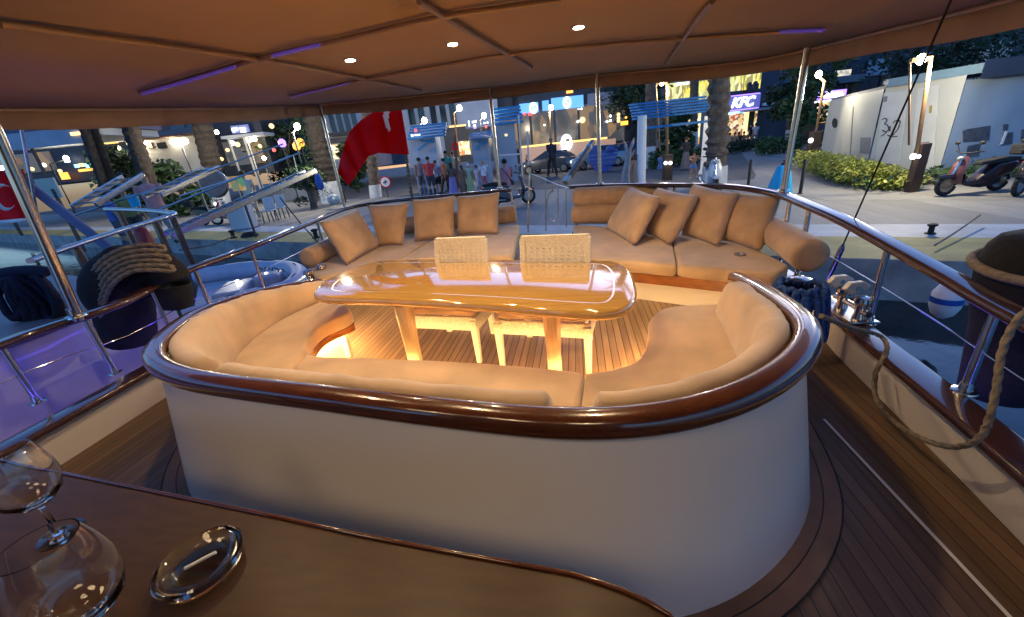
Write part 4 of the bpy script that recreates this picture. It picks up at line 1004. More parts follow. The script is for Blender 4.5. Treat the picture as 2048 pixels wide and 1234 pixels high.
for x in (-60, 60, 168):
    g = G(); p = pd(x, 290, 24.2); g.bar(V((p.x, p.y, ZQ)), p, .12); g.build('post', 'dark', b)
b = building('shopfronts', 'dim shopfronts with scattered neon under the dark marquee', (-160, 262, 270, 375), 33, 'dark', 5)
part('window', 'lit_dim', b, (-60, 310, 110, 350), 32.9, .1); part('window', 'lit_cream', b, (172, 270, 262, 286), 32.9, .1); part('light_strip', 'amber', b, (176, 286, 236, 289), 32.6, .1); part('upper_wall', 'render_blue', b, (170, 255, 262, 284), 32.8, .2)
for x, y, w_, h_, m in ((10, 323, 17, 14, 'neon_orange'), (2, 336, 7, 8, 'lampglow'), (132, 320, 9, 9, 'lampwhite'), (128, 352, 16, 14, 'neon_orange'), (152, 332, 7, 7, 'neon_cyan'), (162, 330, 8, 7, 'lit_warm'), (176, 331, 12, 9, 'neon_cyan'), (170, 340, 28, 5, 'neon_orange'), (217, 316, 9, 24, 'neon_cyan'), (211, 316, 4, 22, 'neon_violet'), (244, 304, 5, 9, 'lit_warm')): part('neon_sign', m, b, (x - w_ / 2, y - h_ / 2, x + w_ / 2, y + h_ / 2), 32.5, .1)
D = 32
b = building('cafe', 'blue-fronted cafe with bright sign, dark terrace and pale posts', (432, 235, 535, 352), D, 'dark', 6)
part('fascia_board', 'neon_violet', b, (462, 250, 498, 266), D - .5, .1).data.materials[0] = emi('cafe fascia', (.06, .09, .5), .18)
blobs(b, 'sign_letter', 'neon_white', [(466, 260, 5, 8), (472, 258, 4, 6), (484, 257, 11, 4), (486, 263, 10, 3)], D - .65)
part('roof_edge', 'render_blue', b, (440, 268, 528, 274), D - 1.5, 1.5); part('window', 'lit_dim', b, (450, 280, 525, 330), D - .1, .1)
for x in (490, 456): g = G(); p = pd(x, 275, D - 1.3); g.bar(V((p.x, p.y, ZQ)), p, .2 if x == 490 else .1); g.build('post', 'render_white', b)
for x, y, m in ((464, 286, 'lampwhite'), (475, 289, 'lit_warm'), (508, 278, 'lampglow'), (543, 252, 'lit_warm')): g = G(); g.ball(pd(x, y, D - 1), .17, 8, 6); g.build('lamp', m, b)
for x, y, m, lab in ((593, 292, 'neon_orange', 'orange glowing umbrella-like lantern nearest the lamp post on the left promenade'), (601, 285, 'neon_orange', 'small orange lantern above the others on the left promenade'), (564, 286, 'neon_violet', 'violet glowing lantern left of the orange ones on the promenade')):
    p = pd(x, y, 25); t = thing('lantern', lab, 'lantern', V((p.x, p.y, ZQ)), 'glowing lanterns on the left promenade'); g = G(); g.lathe(p - UP * .22, [(.1, 0), (.2, .1), (.2, .32), (.08, .44)], 12); g.build('shade', m, t); g = G(); g.bar(V((p.x, p.y, ZQ)), p - UP * .2, .05); g.build('post', 'dark', t)
for x, y, D_, m in ((64, 338, 31, 'lit_warm'), (88, 330, 31, 'lampwhite'), (120, 342, 31, 'lit_warm'), (186, 318, 31, 'lit_warm'), (205, 300, 31, 'lit_warm'), (236, 296, 30, 'lampglow'), (455, 300, 31, 'lit_warm'), (520, 292, 31, 'lit_warm'), (528, 316, 31, 'lampglow'), (548, 300, 31, 'neon_red'), (443, 318, 31, 'lit_warm')):
    g = G(); g.ball(pd(x, y, D_), .13, 8, 6); tag(g.build('bulb', m, None), 'small ' + {'lit_warm': 'warm', 'lampwhite': 'white', 'lampglow': 'bright', 'neon_red': 'red'}[m] + ' bulb ' + ('under the marquee front' if x < 240 else 'hanging at the cafe front') + ' on the left promenade', 'bulb', 'small bulbs ' + ('under the marquee' if x < 240 else 'at the cafe') + ' ' + m.replace('lit_', '').replace('lamp', '').replace('neon_', ''))
# white tower house top right
b = building('tower_house', 'white house corner with flat cornice above the right wall', (1936, 88, 2010, 200), 42, 'render_white', 7); part('cornice', 'render_white', b, (1930, 84, 2016, 94), 41.7, 7.6)
for x in (1957, 1984): part('window', 'winglass', b, (x - 6, 112, x + 6, 132), 41.9, .15)
g = G(); g.ball(pd(1984, 128, 40.6), .3, 10, 8); g.build('lamp', 'lampwhite', b)
# hill of far buildings closing the gaps
b = building('far_building', 'far dim apartment front closing the gap above the cafe', (395, 215, 655, 345), 48, 'navyface', 8)
b = building('far_building', 'far dim apartment front behind the low house', (150, 225, 420, 330), 52, 'render_grey', 8)
for x in (300, 330, 362, 385): part('window', 'winglass', b, (x - 8, 245, x + 8, 262), 51.9, .12)
b = building('far_building', 'far dark wall closing the gap between hotel and yellow shop', (1235, 160, 1345, 312), 52, 'dark', 8)
b = building('far_building', 'far dark block behind the trees at the right edge', (1840, 20, 2300, 250), 60, 'navyface', 8)
b = building('far_building', 'far pale block behind the flag, seen between trees', (700, 200, 830, 335), 48, 'render_grey', 8)
b = building('far_building', 'far dark block at the left edge beyond the marquee', (-500, 225, 160, 340), 60, 'dark', 8)
# =================================================================== TREES
def ground(px, py): return at(px, py, ZQ)
def frond(g, c, az, el, L, droop, w=.5):
    d = V((math.cos(az), math.sin(az), 0)); s = V((-d.y, d.x, 0)); n = 12; P = []
    for i in range(n + 1):
        t = i / n; P.append(c + d * (L * t * math.cos(el) * (1 - .12 * t)) + UP * (L * (t * math.sin(el) - droop * t * t)))
    for i in range(n):
        a, b = P[i], P[i + 1]; ww = w * math.sin(PI * min(1, .12 + .86 * (i / n))) + .05
        for sg in (-1, 1):
            for k in range(2):
                p = a.lerp(b, k / 2); q = a.lerp(b, (k + .8) / 2); tip = p + (b - a) * 1.1 + s * sg * ww * (.85 + .3 * rnd.random()) - UP * ww * (.35 + .4 * rnd.random())
                g.add([p, q, tip], [[0, 1, 2]])
def palm(bx, by, ttx, tty, r0, r1, lab, white=None, H=7.5, crown=True, shag=.3, nf=26, L=2.4, grp='palms and white-footed trees along the quay', D=None):
    D0 = D
    if D: b = pd(bx, by, D); b.z = ZQ; white = white and proj(b + UP * 1.15)[1]
    else: b = ground(bx, by); D = dep(b)
    tp_ = pd(ttx, tty, D); d = (tp_ - b); k = (H / d.z) if d.z > 0 else 1; top = b + V((d.x * k * .6 + d.x * .4, d.y * k, H))
    t = thing('palm_tree', lab, 'palm', b, grp); n = 46; rings = []
    for i in range(n + 1):
        u = i / n; c = b.lerp(top, u) if u > 0 else b; z = c.z - b.z
        c = b + V(((top.x - b.x) * u, (top.y - b.y) * u, H * u))
        r = (r0 + (r1 - r0) * u) * (1 + shag * .35 * (1 if i % 2 else -.4) * (1 if z > 1.0 else .15)); rings.append([c + V((r * (1 + shag * .3 * rnd.uniform(-1, 1) * (z > 1.2)) * math.cos(a), r * math.sin(a), rnd.uniform(-.04, .04) * (z > 1))) for a in [2 * PI * j / 12 for j in range(12)]])
    g = G(); g.loft(rings); g.build('trunk', 'bark_silhouette' if D0 else 'bark', t, 30)
    if white:
        zt_ = ztop(b, white); g = G(); u1 = max(.02, (zt_ - b.z) / H)
        g.loft([[b + V(((top.x - b.x) * u, (top.y - b.y) * u, H * u)) + V(((r0 * 1.07 + (r1 - r0) * u + .02) * math.cos(a), (r0 * 1.07 + (r1 - r0) * u + .02) * math.sin(a), 0)) for a in [2 * PI * j / 14 for j in range(14)]] for u in (.0, u1 * .5, u1)]); g.build('painted_foot', 'whitewash', t, 40)
    if crown:
        g = G()
        for i in range(nf): frond(g, top, rnd.uniform(0, 2 * PI), rnd.uniform(-.5, 1.2), L * rnd.uniform(.8, 1.1), rnd.uniform(.3, .75), .42)
        g.build('crown', 'palmleaf', t, 0)
    return t
def leafcloud(g, blobs_, n, s, seed=0):
    R = random.Random(seed)
    tot = sum(b[1][0] * b[1][1] * b[1][2] for b in blobs_)
    for c, r in blobs_:
        for _ in range(max(20, int(n * r[0] * r[1] * r[2] / tot))):
            d = V((R.gauss(0, 1), R.gauss(0, 1), R.gauss(0, 1))).normalized(); k = R.random() ** .45
            p = V(c) + V((d.x * r[0] * k, d.y * r[1] * k, d.z * r[2] * k)); u = V((R.gauss(0, 1), R.gauss(0, 1), R.gauss(0, .7))).normalized(); v = u.cross(V((R.gauss(0, 1), R.gauss(0, 1), R.gauss(0, 1)))).normalized(); q = s * R.uniform(.6, 1.3)
            g.add([p - u * q, p - v * q * .45, p + u * q, p + v * q * .45], [[0, 1, 2, 3]])
def tree(px, D, H, cr, lab, m='leafdark', seed=1, n=1500, s=.22, tr=.18, white=False, low=.35, grp='leafy trees among the shopfronts'):
    b = pd(px, 300, D); b.z = ZQ; t = thing('leafy_tree', lab, 'tree', b, grp); R = random.Random(seed)
    g = G(); g.tube([b, b + UP * H * .35 + UH * .1, b + UP * H * .7], [tr, tr * .8, tr * .4], 10)
    for k in range(5): a = R.uniform(0, 6.28); q = b + UP * H * R.uniform(.35, .6); g.tube([q, q + V((math.cos(a) * cr * .5, math.sin(a) * cr * .5, H * .18)), q + V((math.cos(a) * cr * .8, math.sin(a) * cr * .8, H * .3))], [tr * .45, tr * .3, tr * .1], 6)
    g.build('trunk', 'bark', t)
    if white: g = G(); g.lathe(b, [(tr * 1.15, 0), (tr * 1.08, 1.1)], 12); g.build('painted_foot', 'whitewash', t)
    bl = []
    for k in range(11): a = R.uniform(0, 6.28); rr_ = cr * R.uniform(.2, .75); z = H * R.uniform(low, .95); q = cr * R.uniform(.35, .6); bl.append((b + V((math.cos(a) * rr_, math.sin(a) * rr_, z)), (q, q, q * .7)))
    g = G(); leafcloud(g, bl, n, s, seed); g.build('crown', m, t, 0); return t
palm(1431, 372, 1436, 160, .30, .27, 'big shaggy palm trunk with white foot at the middle of the quay', 332, 7.0, nf=34, L=2.8, shag=.55)
palm(752, 395, 745, 300, .30, .26, 'palm trunk with wide white foot below the red flag', 370, 7.5)
palm(656, 372, 630, 240, .56, .5, 'dark ivy-covered palm trunk left of the flag with white foot', 350, 8, D=24)
palm(1085, 323, 1085, 200, .30, .27, 'dark trunk with white foot in front of the hotel screens', 289, 9)
palm(1232, 305, 1225, 200, .36, .32, 'dark trunk with white foot right of the hotel terrace', 276, 9.5)
palm(1387, 315, 1386, 160, .24, .22, 'slim trunk with tall white foot in front of the yellow shop', 262, 9, nf=20)
palm(1299, 336, 1300, 240, .30, .26, 'trunk with white foot behind the white pergola column', 293, 8, nf=20)
palm(412, 332, 405, 240, .55, .5, 'thick dark trunk with white foot beside the low house', 315, 9, D=27)
palm(200, 335, 183, 240, .22, .2, 'thin dark palm trunk in the left row, nearest the cyan neon', None, 8, D=24)
palm(183, 340, 165, 240, .22, .2, 'thin dark palm trunk leftmost beside the marquee end', None, 8, D=23.5)
palm(285, 352, 258, 240, .40, .36, 'thick dark palm trunk in front of the low house', None, 8, D=24)
p = pd(655, 372, 24); p.z = ZQ; iv = thing('ivy', 'small-leaved ivy with tiny lights climbing the dark palm trunk left of the flag', 'climber', p)
g = G(); leafcloud(g, [(p + V((.1 * math.sin(k) - k * .05, -.5, .6 + k * .45)), (.55, .3, .4)) for k in range(9)], 700, .07, 4); g.build('leaves', 'leafdark', iv, 0)
tree(1275, 38, 8, 3.0, 'dark leafy tree between the hotel and the yellow shop', seed=2)
tree(1300, 33, 7.5, 2.2, 'dark bushy tree just behind the pergola slats', seed=3, low=.25)
tree(1592, 27, 8.5, 2.2, 'green tree behind the right canopy pole, lit by a lamp', 'leafmid', 4, n=2200, low=.18)
tree(1572, 30, 8, 1.8, 'dark tree with white band beside the restaurant', 'leafdark', 5, white=True, low=.3)
tree(1775, 36, 11, 4.0, 'dark tree above the white cabinets left of the tall lamp', 'leafdark', 6, n=2000)
tree(1850, 34, 11, 3.5, 'dark tree above the wall behind the tall double lamp', 'leafdark', 7)
tree(2030, 36, 12, 5, 'dark tree filling the top right corner', 'leafdark', 8, n=2200)
tree(570, 34, 7.5, 3.4, 'dark green tree right of the cafe sign', 'leafdark', 9, n=2000, low=.2)
tree(600, 38, 9, 3.0, 'taller dark tree behind the promenade lamp', 'leafdark', 10)
tree(228, 30, 4.2, 2.2, 'low dark tree beside the cyan neon', 'leafdark', 11, low=.2)
tree(325, 26, 2.9, 1.6, 'clipped green bush-like tree in front of the low house', 'leafmid', 12, low=.15)
tree(695, 31, 3.2, 1.3, 'small green tree behind the flag tip', 'leafmid', 13, low=.2)
tree(1345, 24, 2.7, 1.3, 'low tree beside the double lamp post', 'leafdark', 14, n=1100, low=.2)
tree(595, 21, 2.1, .9, 'small flowering shrub-tree by the left promenade planter', 'leafmid', 15, n=900, s=.12, low=.2)
for px, D, h, w_, lab, m in ((1490, 29, .8, 3.6, 'dark low hedge in front of the restaurant tables', 'leafdark'), (1350, 23, .9, 2.4, 'clipped low hedge around the double lamp post', 'leafmid'), (1560, 24, 1.0, 2.2, 'green shrub bed right of the restaurant, beside the path', 'leafmid')):
    b = pd(px, 290, D); b.z = ZQ; g = G(); leafcloud(g, [(b + UH * (w_ * (k / 6 - .5)) + UP * h * .5, (w_ * .12, .5, h * .55)) for k in range(7)], 1100, .12, int(px)); tag(g.build('hedge', m, None, 0), lab, 'hedge')
hp = [ground(x, y) for x, y in ((1636, 340), (1668, 352), (1700, 362), (1735, 372), (1770, 378), (1805, 381), (1838, 383))]
g = G(); bl = []
for i, p in enumerate(smoothpath(hp, 3)):
    hgt = max(.35, (ztop(p, pl([(1600, 290), (1640, 300), (1700, 310), (1760, 322), (1840, 345)], proj(p)[0])) - ZQ)); bl.append((p + FH * .45 + UP * hgt * .5, (.5, .55, hgt * .55))); bl.append((p + FH * 1.1 + UP * hgt * .55 + UH * .2, (.5, .5, hgt * .5)))
leafcloud(g, bl, 9000, .055, 77); tag(g.build('hedge', 'leafhedge', None, 0), 'long yellow-green hedge along the foot of the white cabinets', 'hedge')
b = ground(2040, 384); g = G(); leafcloud(g, [(b + UH * k * .6 + FH * 1.9 + UP * .2, (.5, .5, .25)) for k in range(-2, 5)], 900, .08, 5); tag(g.build('hedge', 'leafmid', None, 0), 'dark green grass strip behind the parked motorbike', 'hedge')
# =================================================================== WHITE CABINETS AND WALL, RIGHT
M['cab'] = mat('cabinet paint', (.50, .52, .50), .45, var=.10, vscale=1.2, bump=.05, bscale=6)
M['cabdoor'] = mat('cabinet door paint', (.56, .58, .58), .45, var=.1, vscale=2)
M['cab_blue'] = mat('wall paint', (.30, .38, .47), .6, var=.18, vscale=1.0, bump=.06, bscale=8)
M['mark'] = mat('marker ink', (.06, .05, .09), .7); M['poster'] = mat('dark poster', (.02, .025, .04), .5, var=.7, vscale=7, col2=(.10, .11, .14))
M['roofblue'] = mat('roof edge paint', (.16, .27, .36), .5, var=.2, vscale=2)
def quad_wall(name, m, root, b0, b1, z0, z1, th, away):
    """an upright wall slab between two ground points"""
    a, c = V((b0.x, b0.y, 0)), V((b1.x, b1.y, 0)); n = V((-(c - a).y, (c - a).x, 0)).normalized()
    if n.dot(away) < 0: n = -n
    va, vc = [(q - V((0, 0, q.z))).normalized() * th * 1.1 for q in (a, c)]
    g = G(); g.prism([(q.x, q.y) for q in (a, c, c + vc, a + va)], z0, z1); return g.build(name, m, root, 0)
kA = ground(1655, 330); kB = ground(1757, 362); kC = ground(1878, 372); kD = ground(2110, 372)
kA = pd(1651, 250, dep(kA) + 1.4); kB = pd(1752, 250, dep(kB) + 1.3); kC = pd(1905, 250, dep(kC) + .9); kD = pd(2150, 250, dep(kC) + .5)
for q in (kA, kB, kC, kD): q.z = ZQ
zA = ztop(kA, 197); zB = ztop(kC, 140)
def lerp_px(a, b, px):
    lo, hi = 0, 1
    for _ in range(40):
        m_ = (lo + hi) / 2
        if proj(a.lerp(b, m_))[0] < px: lo = m_
        else: hi = m_
    return a.lerp(b, lo)
c1 = thing('utility_cabinet', 'lower white utility cabinet with a round black hole, behind the hedge', 'cabinet', (kA + kB) / 2, 'white utility cabinets behind the hedge')
quad_wall('body', 'cab', c1, kA, kB, ZQ, zA - .08, 1.6, FH); quad_wall('lid', 'render_grey', c1, kA - FH * .06, kB - FH * .06, zA - .078, zA, 1.7, FH)
def on_wall(a, b, px, py, off=-.01):
    tx = px
    for _ in range(6): p = lerp_px(a, b, tx); z = ztop(p, py); tx += px - proj((p.x, p.y, z))[0]
    n = V((-(b - a).y, (b - a).x, 0)).normalized(); n = n if n.dot((a + b) / 2 - C0) > 0 else -n
    return V((p.x, p.y, z)) + n * off
def wall_patch(name, m, root, a, b, pts, off=-.012, th=.01):
    n = V((-(b - a).y, (b - a).x, 0)).normalized(); n = n if n.dot((a + b) / 2 - C0) > 0 else -n
    P = [on_wall(a, b, x, y, off) for x, y in pts]; g = G(); g.loft([P, [p + n * th for p in P]]); return g.build(name, m, root, 0)
wall_patch('vent', 'rubber', c1, kA, kB, [(1670 + 5.5 * math.cos(k), 246 + 10 * math.sin(k)) for k in [2 * PI * i / 14 for i in range(14)]])
wall_patch('door_seam', 'render_grey', c1, kA, kB, [(1706, 212), (1708, 212), (1701, 322), (1699, 322)]); wall_patch('plate', 'render_grey', c1, kA, kB, [(1722, 275), (1742, 275), (1738, 306), (1720, 306)])
c2 = thing('utility_cabinet', 'taller white cabinet with graffiti marks on its door, beside the tall lamp', 'cabinet', (kB + kC) / 2, 'white utility cabinets behind the hedge')
kB2 = kB - FH * .05
quad_wall('body', 'cab', c2, kB2, kC, ZQ, zB - .1, 2.2, FH); quad_wall('eave', 'roofblue', c2, kB2 - FH * .25 - UH * .2, kC - FH * .25 + UH * .05, zB - .098, zB + .1, 2.6, FH)
wall_patch('door', 'cabdoor', c2, kB2, kC, [(1768, 186), (1819, 180), (1800, 330), (1752, 324)], -.03, .02)
wall_patch('door', 'cabdoor', c2, kB2, kC, [(1838, 176), (1880, 170), (1868, 340), (1822, 334)], -.03, .02)
for pts in ([(1779, 236), (1776, 244), (1770, 240)],): pass
def scribble(root, a, b, pts, r=.012, m='mark', nm='graffiti'):
    g = G(); g.tube(smoothpath([on_wall(a, b, x, y, -.045) for x, y in pts], 5), r, 6); return g.build(nm, m, root, 80)
scribble(c2, kB2, kC, [(1767, 239), (1773, 236), (1777, 241), (1772, 247), (1778, 250), (1780, 258), (1774, 263), (1768, 260)])
scribble(c2, kB2, kC, [(1789, 246), (1794, 241), (1803, 242), (1800, 255), (1790, 268), (1784, 272), (1778, 270), (1790, 273), (1797, 272)]); scribble(c2, kB2, kC, [(1783, 252), (1782, 262)], .02); scribble(c2, kB2, kC, [(1765, 272), (1770, 269), (1776, 264)])
wall_patch('sticker', 'render_grey', c2, kB2, kC, [(1770, 193), (1777, 192), (1776, 203), (1769, 204)], -.045); wall_patch('sticker', 'yellow', c2, kB2, kC, [(1862, 211), (1867, 210), (1866, 225), (1861, 226)], -.045)
wall_patch('vent_panel', 'render_grey', c2, kB2, kC, [(1842, 285), (1862, 283), (1858, 325), (1838, 325)], -.045)
c3 = thing('wall_building', 'long blue-white wall with dark posters behind the parked motorbike', 'building', (kC + kD) / 2)
kC2 = kC + UH * .02; zC = ztop(kC, 146); quad_wall('wall', 'cab_blue', c3, kC2, kD, ZQ, zC - .15, 3, FH); quad_wall('roof_edge', 'navyface', c3, kC2 - FH * .3, kD - FH * .3, zC - .148, zC + .22, 3.4, FH)
for pts in ([(1925, 262), (1935, 258), (1980, 251), (1977, 281), (1926, 284)], [(1935, 292), (1959, 287), (1957, 312), (1931, 315)], [(2006, 249), (2016, 248), (2014, 260), (2005, 261)], [(2012, 266), (2025, 264), (2023, 288), (2001, 291)], [(2043, 259), (2060, 257), (2058, 282), (2041, 283)]): wall_patch('poster', 'poster', c3, kC2, kD, pts, -.014, .012)
wall_patch('poster', 'white', c3, kC2, kD, [(2008, 263), (2013, 263), (2003, 288), (1997, 290)], -.03, .012)
# =================================================================== LAMPS, POSTS
def plamp(p, e, col=(1, .86, .6), r=.08):
    l = bpy.data.lights.new('street_lamp_light', 'POINT'); l.energy = e * 1.25; l.color = col; l.shadow_soft_size = r; o = bpy.data.objects.new('street_lamp_light', l); COL.objects.link(o); o.location = p
def lamp_post(bx, by, tx, ty, lab, D=None, e=25, r=.05, ball=.10, grp='street lamps on the promenade', box=None, twin=False, m='dark', col=(1, .86, .6)):
    D0 = D
    if D: b = pd(bx, by, D); b.z = ZQ
    else: b = ground(bx, by)
    t0 = pd(tx, ty, dep(b)); t = thing('street_lamp', lab, 'street lamp', b, grp); base = b
    g = G(); g.tube([b, V((b.x, b.y, t0.z - .2)), t0] if not twin else [b, t0], [r * 1.2, r, r * .8], 10); g.build('post', m, t)
    if twin: g = G(); q = UH * .42; g.tube([b - q * .8 + UP * (twin - ZQ), t0 - q], [r * .6, r * .5], 10); g.build('post', m, t); g = G(); g.bar(t0 - q + UP * .05, t0 + UP * .05, .07); g.build('crossbar', m, t)
    g = G(); g.ball(t0 + (UH * -.2 if twin else V((0, 0, 0))) + UP * .05, (ball, ball, ball * 1.15), 12, 8); g.build('lamp', 'lampglow', t)
    if box:
        g = G(); w_, zt_ = box; g.box((b.x, b.y, (ZQ + zt_) / 2), (w_, w_ * .7, zt_ - ZQ), rot=None, rz=ANG); bx_ = g.build('base_box', 'boxbrown', t, bevel=.01)
    if e: plamp(t0 - UP * .25 - FH * .15, e, col)
    return t, b
M['boxbrown'] = mat('brown metal', (.05, .025, .018), .5, var=.2); M['lampbrown'] = mat('brown lamp post', (.16, .09, .045), .45, var=.2)
def roundlight(root, px, py, D, r=.07):
    p = pd(px, py, D); g = G(); g.lathe(p, [(r, 0), (r, .03), (r * .6, .045)], 16, axis=-FH); g.build('round_light', 'lampwhite', root)
b = ground(1818, 384); zb_ = ztop(b, 287)
t, b = lamp_post(1822, 384, 1861, 122, 'tall double brown lamp post with lit head in front of the white cabinet', e=85, r=.034, box=(.22, zb_), twin=zb_, m='lampbrown', ball=.085)
roundlight(t, 1825, 313, dep(b) - .13, .06); g = G(); p = pd(1836, 313, dep(b) - .12); g.lathe(p, [(.035, 0), (.035, .03)], 12, axis=-FH); g.build('round_light', 'lampwhite', t)
b = ground(1612, 340); zb_ = ztop(b, 264)
t, b = lamp_post(1619, 338, 1637, 152, 'brown lamp post with lit head by the green tree, right of the canopy pole', e=35, r=.05, box=(.32, zb_), m='lampbrown', ball=.10)
roundlight(t, 1621, 281, dep(b) - .16, .08)
b = ground(1337, 358); zb_ = ztop(b, 322)
t, b = lamp_post(1334, 360, 1334, 168, 'double lamp post with two round lights, standing under the blue pergola', e=40, r=.05, box=(.34, ztop(b, 308)), twin=ztop(b, 300), m='lampbrown', ball=.08)
roundlight(t, 1331, 326, dep(b) - .16, .065); roundlight(t, 1340.5, 326, dep(b) - .16, .065)
lamp_post(618, 380, 595, 255, 'bright street lamp left of the ivy-covered trunk', D=21, e=90, ball=.13)
lamp_post(384, 345, 371, 284, 'bright street lamp in front of the low house wall', D=24, e=70, ball=.14)
lamp_post(509, 330, 504, 280, 'white lamp with twin glow beside the cafe terrace', D=27, e=35, ball=.12)
lamp_post(437, 330, 434, 266, 'small white lamp on a thin post left of the cafe sign', D=29, e=15, ball=.12)
lamp_post(920, 320, 919, 218, 'bright street lamp on a gold-lit mast between kiosk and shop', D=28, e=70, ball=.16, m='lampbrown')
lamp_post(850, 330, 849, 243, 'street lamp shining above the left pergola kiosk', D=25.5, e=50, ball=.15)
lamp_post(970, 330, 968, 233, 'white street lamp beside the second pergola kiosk', D=26, e=40, ball=.14)
lamp_post(1104, 322, 1102, 217, 'slim lamp post shining in front of the hotel screens', D=29, e=55, ball=.15, m='lampbrown')
lamp_post(8, 352, 5, 336, 'lamp at the far left edge above the red flag', D=28, e=20, ball=.14) if False else None
lamp_post(112, 352, 133, 318, 'bright lamp beside the marquee, left of the orange neon', D=28, e=30, ball=.13)
def post(px, py, ty, lab, r=.04):
    b = ground(px, py); g = G(); g.lathe(b, [(r * 1.6, 0), (r * 1.6, .02), (r, .03), (r, ztop(b, ty) - b.z - .03), (r * .6, ztop(b, ty) - b.z)], 12); tag(g.build('bollard_post', 'rubber'), lab, 'post', 'thin black posts on the quay')
post(1496, 372, 319, 'thin black post between the big palm and the blue cone'); post(1600, 388, 318, 'thin black post right of the blue cone'); post(692, 405, 372, 'thin black post under the flag tip') ; post(1064, 395, 345, 'thin black post behind the boarding rail')
post(622, 403, 365, 'thick black post at the end of the left planter', .09)
# no-entry style disc sign under the flag
b = ground(777, 396); t = thing('disc_sign', 'round white sign with red ring and dark pictogram beside the white-footed palm', 'sign', b); c = pd(771, 364, dep(b)); r = .01 * 11 * dep(b) / 8.3
g = G(); g.bar(b, V((b.x, b.y, c.z)), .05); g.build('post', 'dark', t); g = G(); g.lathe(c - FH * .03, [(r, 0), (r, .02)], 28, axis=-FH); g.build('ring', 'red', t); g = G(); g.lathe(c - FH * .052, [(r * .8, 0), (r * .8, .006)], 28, axis=-FH); g.build('disc', 'white', t)
g = G(); q = c - FH * .062; g.bar(q - UH * r * .4 - UP * r * .1, q + UH * r * .4 + UP * r * .05, .02, r * .22); g.bar(q - UH * r * .1, q + UH * r * .15 + UP * r * .4, .02, r * .16); g.bar(q, q - UH * r * .1 - UP * r * .4, .02, r * .14); g.build('pictogram', 'mark', t)
b = pd(909, 330, 24); b.z = ZQ; t = thing('disc_sign', 'dull red round sign on a pinkish mast behind the crowd', 'sign', b); c = pd(910, 293, 24); g = G(); g.bar(b, pd(910, 270, 24), .14); g.build('post', 'rooftile', t); g = G(); g.lathe(c - FH * .1, [(.2, 0), (.2, .03)], 24, axis=-FH); g.build('ring', 'red', t); g = G(); g.lathe(c - FH * .135, [(.13, 0), (.13, .006)], 24, axis=-FH); g.build('disc', 'rooftile', t)
# =================================================================== PERGOLA KIOSKS AND PLAY PIECES
def pergola(x0, x1, yt, yb, D, n, depth, lab, rakes=0):
    c, w_, h_ = fdim(x0, yt, x1, yb, D); t = thing('pergola', lab, 'pergola', V((c.x, c.y, ZQ)), 'blue slatted pergolas on the quay')
    for k in range(n):
        g = G(); f = k / (n - 1); q = c + UP * (h_ * (.5 - f)) + FH * (depth * (1 - f) * rakes); g.box(q, (w_, .10, h_ / n * .80), rot=RF); g.build('slat', 'bluewood', t, bevel=.01)
    return t, c, w_, h_
t, c, w_, h_ = pergola(1266, 1424, 199, 230, 15.5, 6, 1.2, 'big blue slatted pergola roof on a white column at the middle of the quay', .4)
for px, D in ((1283, 15.4), (1412, 17.5)): b = pd(px, 300, D); b.z = ZQ; g = G(); g.lathe(b, [(.24, 0), (.22, .1), (.17, .2), (.16, ztop(b, 232) - ZQ)], 20); g.build('column', 'white', t)
c2_, w2_, h2_ = fdim(1278, 247, 1424, 252, 15.6); g = G(); g.box(c2_, (w2_, .1, h2_), rot=RF); g.build('crossbeam', 'bluewood', t)
def kiosk(x0, x1, yt, ye, yb, D, lab, signs, brace=True):
    c, w_, h_ = fdim(x0 + (x1 - x0) * .13, ye, x1 - (x1 - x0) * .2, yb, D); t = thing('kiosk', lab, 'kiosk', V((c.x, c.y, ZQ)), 'white kiosks with blue slatted roofs')
    g = G(); g.box(V((c.x, c.y, (c.z + h_ / 2 + ZQ) / 2)) + FH * 1.0, (w_, 2.0, c.z + h_ / 2 - ZQ), rot=RF); g.build('wall', 'render_blue', t, 0)
    c, w2, h2 = fdim(x0, yt, x1, ye, D - .4)
    for k in range(5): g = G(); g.box(c + UP * (h2 * (.5 - k / 4)) + FH * (1.3 * (1 - k / 4)), (w2, .35, h2 / 4 * .55), rot=RF); g.build('roof_slat', 'bluewood', t, bevel=.01)
    if brace:
        q0_, q1_ = pd(x0 + (x1 - x0) * .35, ye + 6, D - .12), pd(x0 + (x1 - x0) * .72, yb - 46, D - .12); q2_, q3_ = pd(x0 + (x1 - x0) * .7, ye + 3, D - .2), pd(x0 + (x1 - x0) * .3, yb - 30, D - .2)
        g = G(); g.bar(q0_, q1_, .09); g.build('brace', 'bluewood', t); g = G(); g.bar(q2_, q3_, .09); g.build('brace', 'bluewood', t)
    for i, (x, y, w3, h3, m) in enumerate(signs): part('sign_letter', m, t, (x - w3 / 2, y - h3 / 2, x + w3 / 2, y + h3 / 2), D - .75, .06)
    return t
kiosk(813, 890, 247, 274, 330, 22.5, 'white kiosk with blue slatted roof and crossed blue braces, left of the crowd', [(831, 261, 5, 6, 'neon_red'), (824, 271, 4, 4, 'neon_white'), (831, 270, 3, 3, 'neon_white'), (835, 270, 2.4, 3, 'neon_white'), (838.5, 269.5, 2.4, 3, 'neon_white')])
kiosk(938, 990, 262, 276, 330, 23.5, 'second white kiosk partly hidden behind the leaning blue board', [])
kiosk(981, 1045, 212, 246, 330, 24.5, 'third white kiosk with blue roof beside the hotel corner', [(1012, 270, 6, 5, 'lit_yellow')], False)
p = ground(905, 345); b = pd(938, 325, dep(p)); e_ = pd(984, 284, dep(p) - .3); sl = thing('leaning_board', 'pale blue board slanting up behind the crowd like a slide', 'board', V((b.x, b.y, ZQ)))
